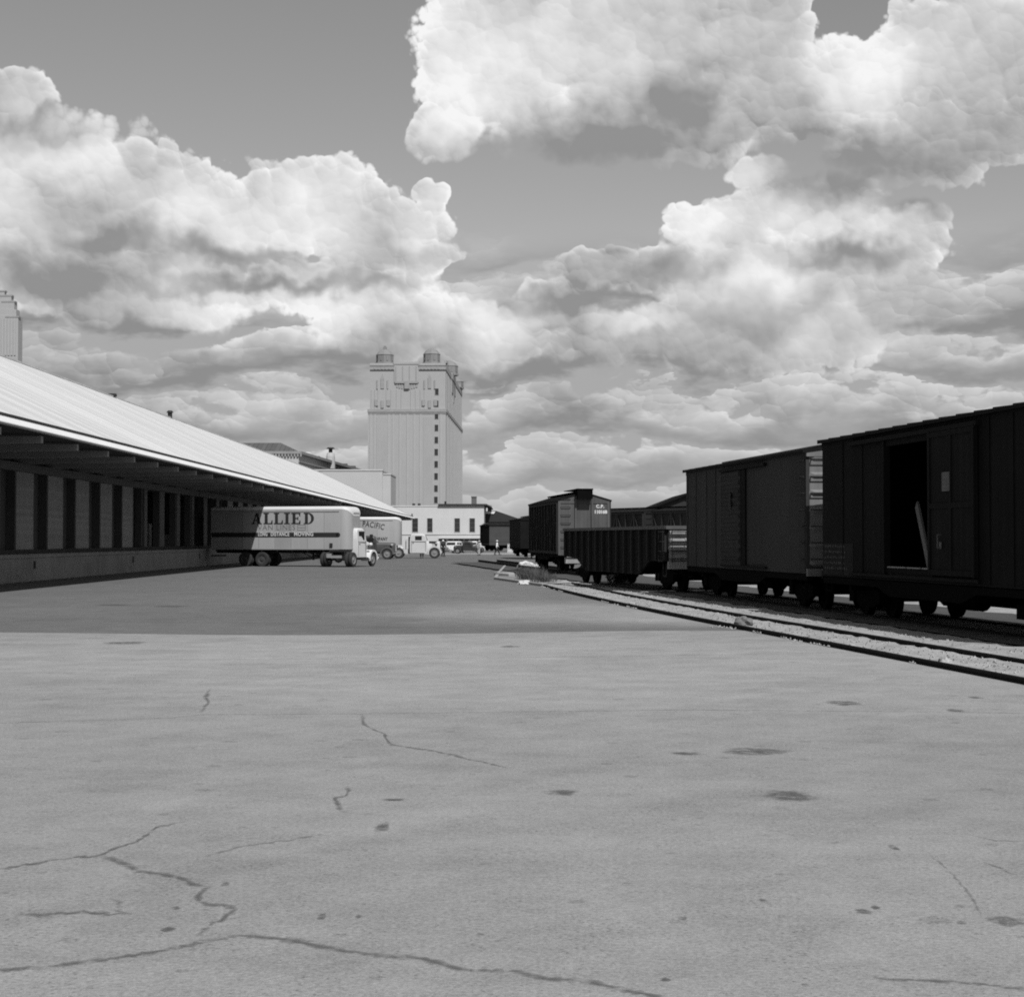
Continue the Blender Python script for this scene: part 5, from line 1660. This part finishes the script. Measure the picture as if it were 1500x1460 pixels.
def allied(t, w):
    m = MB(); slab_letters(m, -w - .001, 1.85 + (790 - 767.4) * SA, .76, 0, .018); m.build("lettering", M_LETDARK, t)
    m = MB(); text_into(m, "VAN LINES", .50, (vx(378.5) - xr, -w, 1.85 + (790 - 776) * SA), (1, 0, 0), (0, 0, 1), .006, -.004, fit=vx(433) - vx(378.5), space=1.1); m.build("lettering", M_LETGREY, t)
    m = MB()
    x0, x1, z0, z1 = vx(436.5) - xr, vx(448) - xr, 1.85 + (790 - 776.5) * SA, 1.85 + (790 - 769) * SA
    for z in (z0, (z0 + z1) / 2, z1):
        m.box(x0, x1, -w - .012, -w - .0012, z - .012, z + .012)
    m.box(x0 - .012, x0 + .012, -w - .0125, -w - .0013, z0, z1); m.box(x1 - .012, x1 + .012, -w - .0125, -w - .0013, z0, z1)
    m.build("emblem_frame", M_LETGREY, t)
    m = MB(); zt = 1.85 + (790 - 785.2) * SA
    for s_, pa_, pb_ in (("LONG", 379, 392.5), ("DISTANCE", 397.5, 424.5), ("MOVING", 431.5, 459)):
        text_into(m, s_, .37, (vx(pa_) - xr, -w - .019, zt + .02), (1, 0, 0), (0, 0, 1), .004, .010, fit=vx(pb_) - vx(pa_), space=1.1)
    m.build("lettering", M_LETTER, t)
    m = MB(); m.box(vx(485) - xr - .1, vx(485) - xr + .1, -w - .06, -w - .002, 1.32, 1.6); m.build("marker_lamp", M_FRAME, t)
zs = 1.85 + (790 - 786.6) * SA
van = trailer("large grey moving van trailer with bold lettering, dark stripe and rear backed to the dock", "van_trailer", (xr + .33, 115.5 + 1.15, 0), math.asin(-2.8 / VL), VL, 2.4, 1.18, 4.08,
              (2.55, 3.8), .50, allied, (.05, vx(495) - xr, zs, zs + .31))
# --- its tractor, turned away from the camera
M_TRACT = surf("tractor_cream_paint", 0.66, .4, .06, 1, streak=.05)
Pm = dict(W=1.9, Wh=1.25, r=.50, c0=-2.45, c1=-.95, zc=2.62, zh=1.75, zb=.62, nose=.75, wb=3.4, dual=True, chrome=False, over=.5)
ang = math.radians(90 - 20)
hx_, hy_ = math.cos(ang), math.sin(ang)
rx_, ry_ = (496 - 750) / F * 112.6, 112.6
tractor = motor("pale tractor truck under the front of the moving van, seen from behind", "truck", "tractor_truck", (rx_ + hx_ * 3.4, ry_ + hy_ * 3.4, 0), ang, Pm, M_TRACT, surf("fender_white", .78, .35, .04, 1))
fw = MB(); fw.box(-3.9, -2.9, -.45, .45, 1.02, 1.12); fw.box(-3.6, -3.2, -.3, .3, .68, 1.02)
fw.build("fifth_wheel", M_FRAME, tractor)
mr = MB(); mr.bar((-1.05, -.95, 1.9), (-1.0, -1.3, 2.0), .03); mr.box(-1.03, -.97, -1.42, -1.2, 1.9, 2.2); mr.build("mirror", M_FRAME, tractor)
pl_ = MB(); pl_.box(-4.0, -3.92, -.5, .5, .60, .78); pl_.box(-4.02, -3.94, .25, .6, .62, .90); pl_.build("rear_crossmember", surf("rear_plate", .30, .5, .2, 3), tractor)

# --- railway express trailer behind
YT = 165.0
ST = YT / F
def tx_(px): return (px - 750) * ST
x0t = tx_(446)
def tandp(t, w):
    m = MB()
    text_into(m, "TEXAS AND PACIFIC", .78, (tx_(521) - x0t, -w, 1.85 + (790 - 770.5) * ST), (1, 0, 0), (0, 0, 1), .008, .012, arc=10.5, fit=5.6, align='CENTER', space=1.08)
    text_into(m, "MOTOR TRANSPORT", .40, (tx_(500) - x0t, -w, 1.85 + (790 - 780) * ST), (1, 0, 0), (0, 0, 1), .008, .008, align='CENTER', squeeze=.9)
    text_into(m, "COMPANY", .46, (tx_(543) - x0t, -w, 1.85 + (790 - 791.5) * ST), (1, 0, 0), (0, 0, 1), .008, .012, fit=tx_(568) - tx_(543), space=1.1)
    m.build("lettering", M_LETDARK, t)
trailer("grey box trailer with curved lettering, half hidden behind the moving van", "box_trailer", (x0t, YT + 1.2, 0), 0.0, tx_(587) - x0t, 2.4, 1.30, 4.06, (1.6,), .5, tandp, None)
# --- pale tractor of that trailer
M_GREYT = surf("pale_grey_truck_paint", 0.55, .45, .06, 1)
P2 = dict(W=1.95, Wh=1.35, r=.53, c0=-2.42, c1=-.72, win=.52, zc=2.40, zh=1.72, zb=.50, nose=.55, wb=3.5, dual=True, drop=.04, over=.3)
pt = motor("pale grey tractor truck facing right in front of the white station building", "truck", "tractor_truck", (tx_(637), YT - .2, 0), 0.02, P2, M_GREYT, M_GREYT)
bk = MB(); bk.box(-2.56, -2.43, -.97, .97, .42, 2.12); bk.build("cab_back_panel", M_FRAME, pt)
ta = MB(); ta.box(-3.1, -2.6, -.95, -.5, .5, .9); ta.build("fuel_tank", M_GREYT, pt)
ho = MB(); ho.box(-.55, .25, -.70, -.60, 1.55, 1.68); ho.build("hood_vent", M_FRAME, pt)
rl = MB(); rl.lathe([(0, -.05), (.13, -.04), (.13, .03), (0, .05)], (-3.2, -1.05, 1.02), 'y', 12); rl.build("clearance_lamp", M_LAMP, pt)
# --- dark lorry in front of it
M_DKT = surf("dark_truck_paint", 0.06, .35, .15, 1)
M_DKF = surf("dark_truck_fender", 0.11, .35, .15, 1)
YD = 157.0
P3 = dict(W=1.75, Wh=1.15, r=.50, c0=-2.35, c1=-.98, zc=2.20, zh=1.58, zb=.55, nose=.72, wb=3.3, dual=True, chrome=True, over=1.6, lampm=M_CHROME)
dt = motor("dark truck with a bright headlamp between the moving van and the pale tractor", "truck", "dark_truck", ((568.5 - 750) / F * YD, YD, 0), -.04, P3, M_DKT, M_DKF)
bd = MB(); bd.box(-4.9, -2.45, -.95, .95, .85, 1.0)
for x in (-4.85, -3.7, -2.5):
    for s in (-.93, .93):
        bd.box(x - .04, x + .04, s - .03, s + .03, 1.0, 1.6)
for s in (-.93, .93):
    for z in (1.15, 1.4):
        bd.box(-4.9, -2.45, s - .02, s + .02, z, z + .14)
bd.build("stake_bed", M_DKT, dt)
# --- cars by the station
YCc = 218.0
P4 = dict(W=1.6, Wh=1.0, r=.36, c0=-1.95, c1=-.62, zc=1.60, zh=1.08, zb=.40, nose=.55, wb=2.75, tail=-3.25, tailz=1.05, over=.3, chrome=True, two=False, rbm=surf("running_board_rubber", .30, .6, .2, 3))
motor("dark old coupe facing left in front of the white station building", "car", "parked_car", ((671 - 750) / F * YCc, YCc, 0), PI - .05, P4, surf("dark_coupe_paint", .035, .3, .2, 1), surf("dark_coupe_fender", .06, .3, .2, 1))
P5 = dict(W=1.7, Wh=1.15, r=.36, c0=-2.4, c1=-.55, zc=1.62, zh=1.05, zb=.40, nose=.65, wb=2.8, tail=-3.3, tailz=1.1, over=.3, chrome=True, two=True)
motor("white sedan facing the camera beside the dark coupe, half hidden by a man", "car", "parked_car", ((657.5 - 750) / F * 226, 226, 0), -PI / 2 - .45, P5, surf("white_sedan_paint", .62, .3, .05, 1), surf("white_sedan_fender", .66, .3, .05, 1))
P6 = dict(P5); P6['c0'] = -2.3
motor("light sedan parked behind the dark coupe with its roof showing", "car", "parked_car", ((676 - 750) / F * 236, 236, 0), PI + .06, P6, surf("light_sedan_paint", .5, .3, .05, 1), surf("light_sedan_fender", .5, .3, .05, 1))

# ---------------------------------------------------------------- people
M_SKIN = surf("skin", .30, .6, .05, 5)
def skin_body(name, joints, bones, mat, parent, sub=2):
    """joints: {name:(x,y,z,r)}; one continuous skinned surface rooted at the first joint"""
    me = bpy.data.meshes.new(name)
    keys = list(joints)
    me.from_pydata([joints[k][:3] for k in keys], [(keys.index(a), keys.index(b)) for a, b in bones], [])
    o = bpy.data.objects.new(name, me)
    COL.objects.link(o)
    me.materials.append(mat)
    o.modifiers.new("skin", 'SKIN')
    lay = me.skin_vertices[0].data
    for i, k in enumerate(keys):
        r = joints[k][3]
        lay[i].radius = (r, r) if not isinstance(r, tuple) else r
        lay[i].use_root = (i == 0)
    sb = o.modifiers.new("smooth", 'SUBSURF'); sb.levels = 1; sb.render_levels = sub
    if parent:
        o.parent = parent
    return o
def person(label, loc, rz, stride=.12, arms=(.1, .1), lift=(0, 0), shirt=None, trousers=None, hat=None, hgt=1.74, shirt_sleeves=True):
    t = thing("person", label, "person", loc, rz, "men by the station")
    k = hgt / 1.74
    J = {}
    J['pelvis'] = (0, 0, .93 * k, .125); J['waist'] = (0, 0, 1.08 * k, .115); J['chest'] = (.01, 0, 1.30 * k, (.15, .125)); J['neckb'] = (0, 0, 1.46 * k, .075); J['neck'] = (.01, 0, 1.53 * k, .055)
    J['head'] = (.02, 0, 1.62 * k, .085); J['crown'] = (.01, 0, 1.70 * k, .07)
    B = [('pelvis', 'waist'), ('waist', 'chest'), ('chest', 'neckb'), ('neckb', 'neck'), ('neck', 'head'), ('head', 'crown')]
    for s, n_ in ((1, 'l'), (-1, 'r')):
        st = stride * s
        J['hip' + n_] = (0, s * .10, .88 * k, .095); J['knee' + n_] = (st * .6 + .03, s * .11, .49 * k, .06); J['ankle' + n_] = (st, s * .12, .09 * k, .042); J['toe' + n_] = (st + .17, s * .13, .04, .035)
        B += [('pelvis', 'hip' + n_), ('hip' + n_, 'knee' + n_), ('knee' + n_, 'ankle' + n_), ('ankle' + n_, 'toe' + n_)]
        a, f_ = (arms[0], lift[0]) if s > 0 else (arms[1], lift[1])
        J['sh' + n_] = (0, s * .19, 1.42 * k, .062)
        ex = (f_ * .22, s * (.21 + a * .6), (1.14 + .15 * a) * k); J['el' + n_] = (*ex, .045)
        wr = (f_ * .45 + .05, s * (.22 + a * 1.0), (.90 + .30 * a + .25 * f_) * k); J['wr' + n_] = (*wr, .032)
        J['ha' + n_] = (wr[0] + .03, wr[1] + s * .01, wr[2] - .09 * k, .036); J['fi' + n_] = (wr[0] + .05, wr[1], wr[2] - .17 * k, .02); J['th' + n_] = (wr[0] + .08, wr[1] - s * .02, wr[2] - .10 * k, .014)
        B += [('chest', 'sh' + n_), ('sh' + n_, 'el' + n_), ('el' + n_, 'wr' + n_), ('wr' + n_, 'ha' + n_), ('ha' + n_, 'fi' + n_), ('ha' + n_, 'th' + n_)]
    skin_body("body", J, B, M_SKIN, t)
    fc = MB(); fc.prism([(.095, 1.60 * k), (.125, 1.585 * k), (.095, 1.64 * k)], 'y', -.018, .018)
    for s in (-1, 1):
        fc.box(-.01, .03, s * .088 - .012, s * .088 + .012, 1.58 * k, 1.64 * k)
    fc.build("face", M_SKIN, t)
    def grow(keys, d):
        return {q: (*J[q][:3], (tuple(c + d for c in J[q][3]) if isinstance(J[q][3], tuple) else J[q][3] + d)) for q in keys}
    up = ['chest', 'waist', 'pelvis', 'neckb', 'shl', 'shr', 'ell', 'elr'] + (['wrl', 'wrr'] if shirt_sleeves else [])
    jb = [b for b in B if b[0] in up and b[1] in up]
    skin_body("shirt", grow(up, .028), jb, shirt, t)
    lo = ['pelvis', 'hipl', 'hipr', 'kneel', 'kneer', 'anklel', 'ankler']
    skin_body("trousers", grow(lo, .034), [b for b in B if b[0] in lo and b[1] in lo], trousers, t)
    sh = MB()
    for s, n_ in ((1, 'l'), (-1, 'r')):
        a = J['ankle' + n_]; sh.box(a[0] - .09, a[0] + .21, a[1] - .05, a[1] + .055, 0, .085)
    sh.build("shoes", M_FRAME, t, bevel=.02)
    if hat:
        h = MB(); h.lathe([(0, 1.80 * k), (.075, 1.795 * k), (.095, 1.72 * k), (.10, 1.69 * k), (.19, 1.675 * k), (.19, 1.665 * k), (0, 1.67 * k)], (.01, 0, 0), 'z', 16)
        h.build("hat", hat, t, smooth=.7)
    else:
        h = MB(); h.lathe([(0, 1.785 * k), (.07, 1.765 * k), (.102, 1.70 * k), (.10, 1.64 * k), (0, 1.64 * k)], (-.005, 0, 0), 'z', 14); h.build("hair", M_FRAME, t, smooth=.7)
    return t
M_SHW = surf("white_cloth", .78, .9, .05, 6); M_SHD = surf("dark_cloth", .025, .9, .2, 6); M_KHAKI = surf("light_cloth", .58, .9, .06, 6); M_TAN = surf("tan_cloth", .42, .9, .08, 6)
def px_at(px, Y): return ((px - 750) / F * Y, Y, 0)
person("man in dark trousers and white hat standing at the pale tractor's front wheel", px_at(649, 181), -.9, .05, (.12, .25), (.2, .3), M_SHD, M_SHD, M_SHW, 1.76)
person("man in light work clothes walking by the dark coupe with one arm out", px_at(702, 197), -2.4, .20, (.05, .55), (.1, .4), M_KHAKI, M_TAN, M_KHAKI, 1.68)
person("man in white shirt and dark trousers striding past the wooden boxcar", px_at(728, 201), .1, .30, (.18, .18), (.35, -.3), M_SHW, M_SHD, M_SHW, 1.72)
person("man standing behind the pale tractor with only his dark legs showing beneath it", px_at(618, 168.4), -1.6, .07, (.1, .1), (0, 0), M_SHD, M_SHD, M_SHD, 1.72)
# dust off the road: pale strip of pavement in front of the station
struct(MB().add([(-25, 205, .004), (6, 205, .004), (9, 232, .004), (-28, 232, .004)], [(0, 1, 2, 3)]).build("pavement", surf("dusty_pavement", .30, .95, .2, .4)))
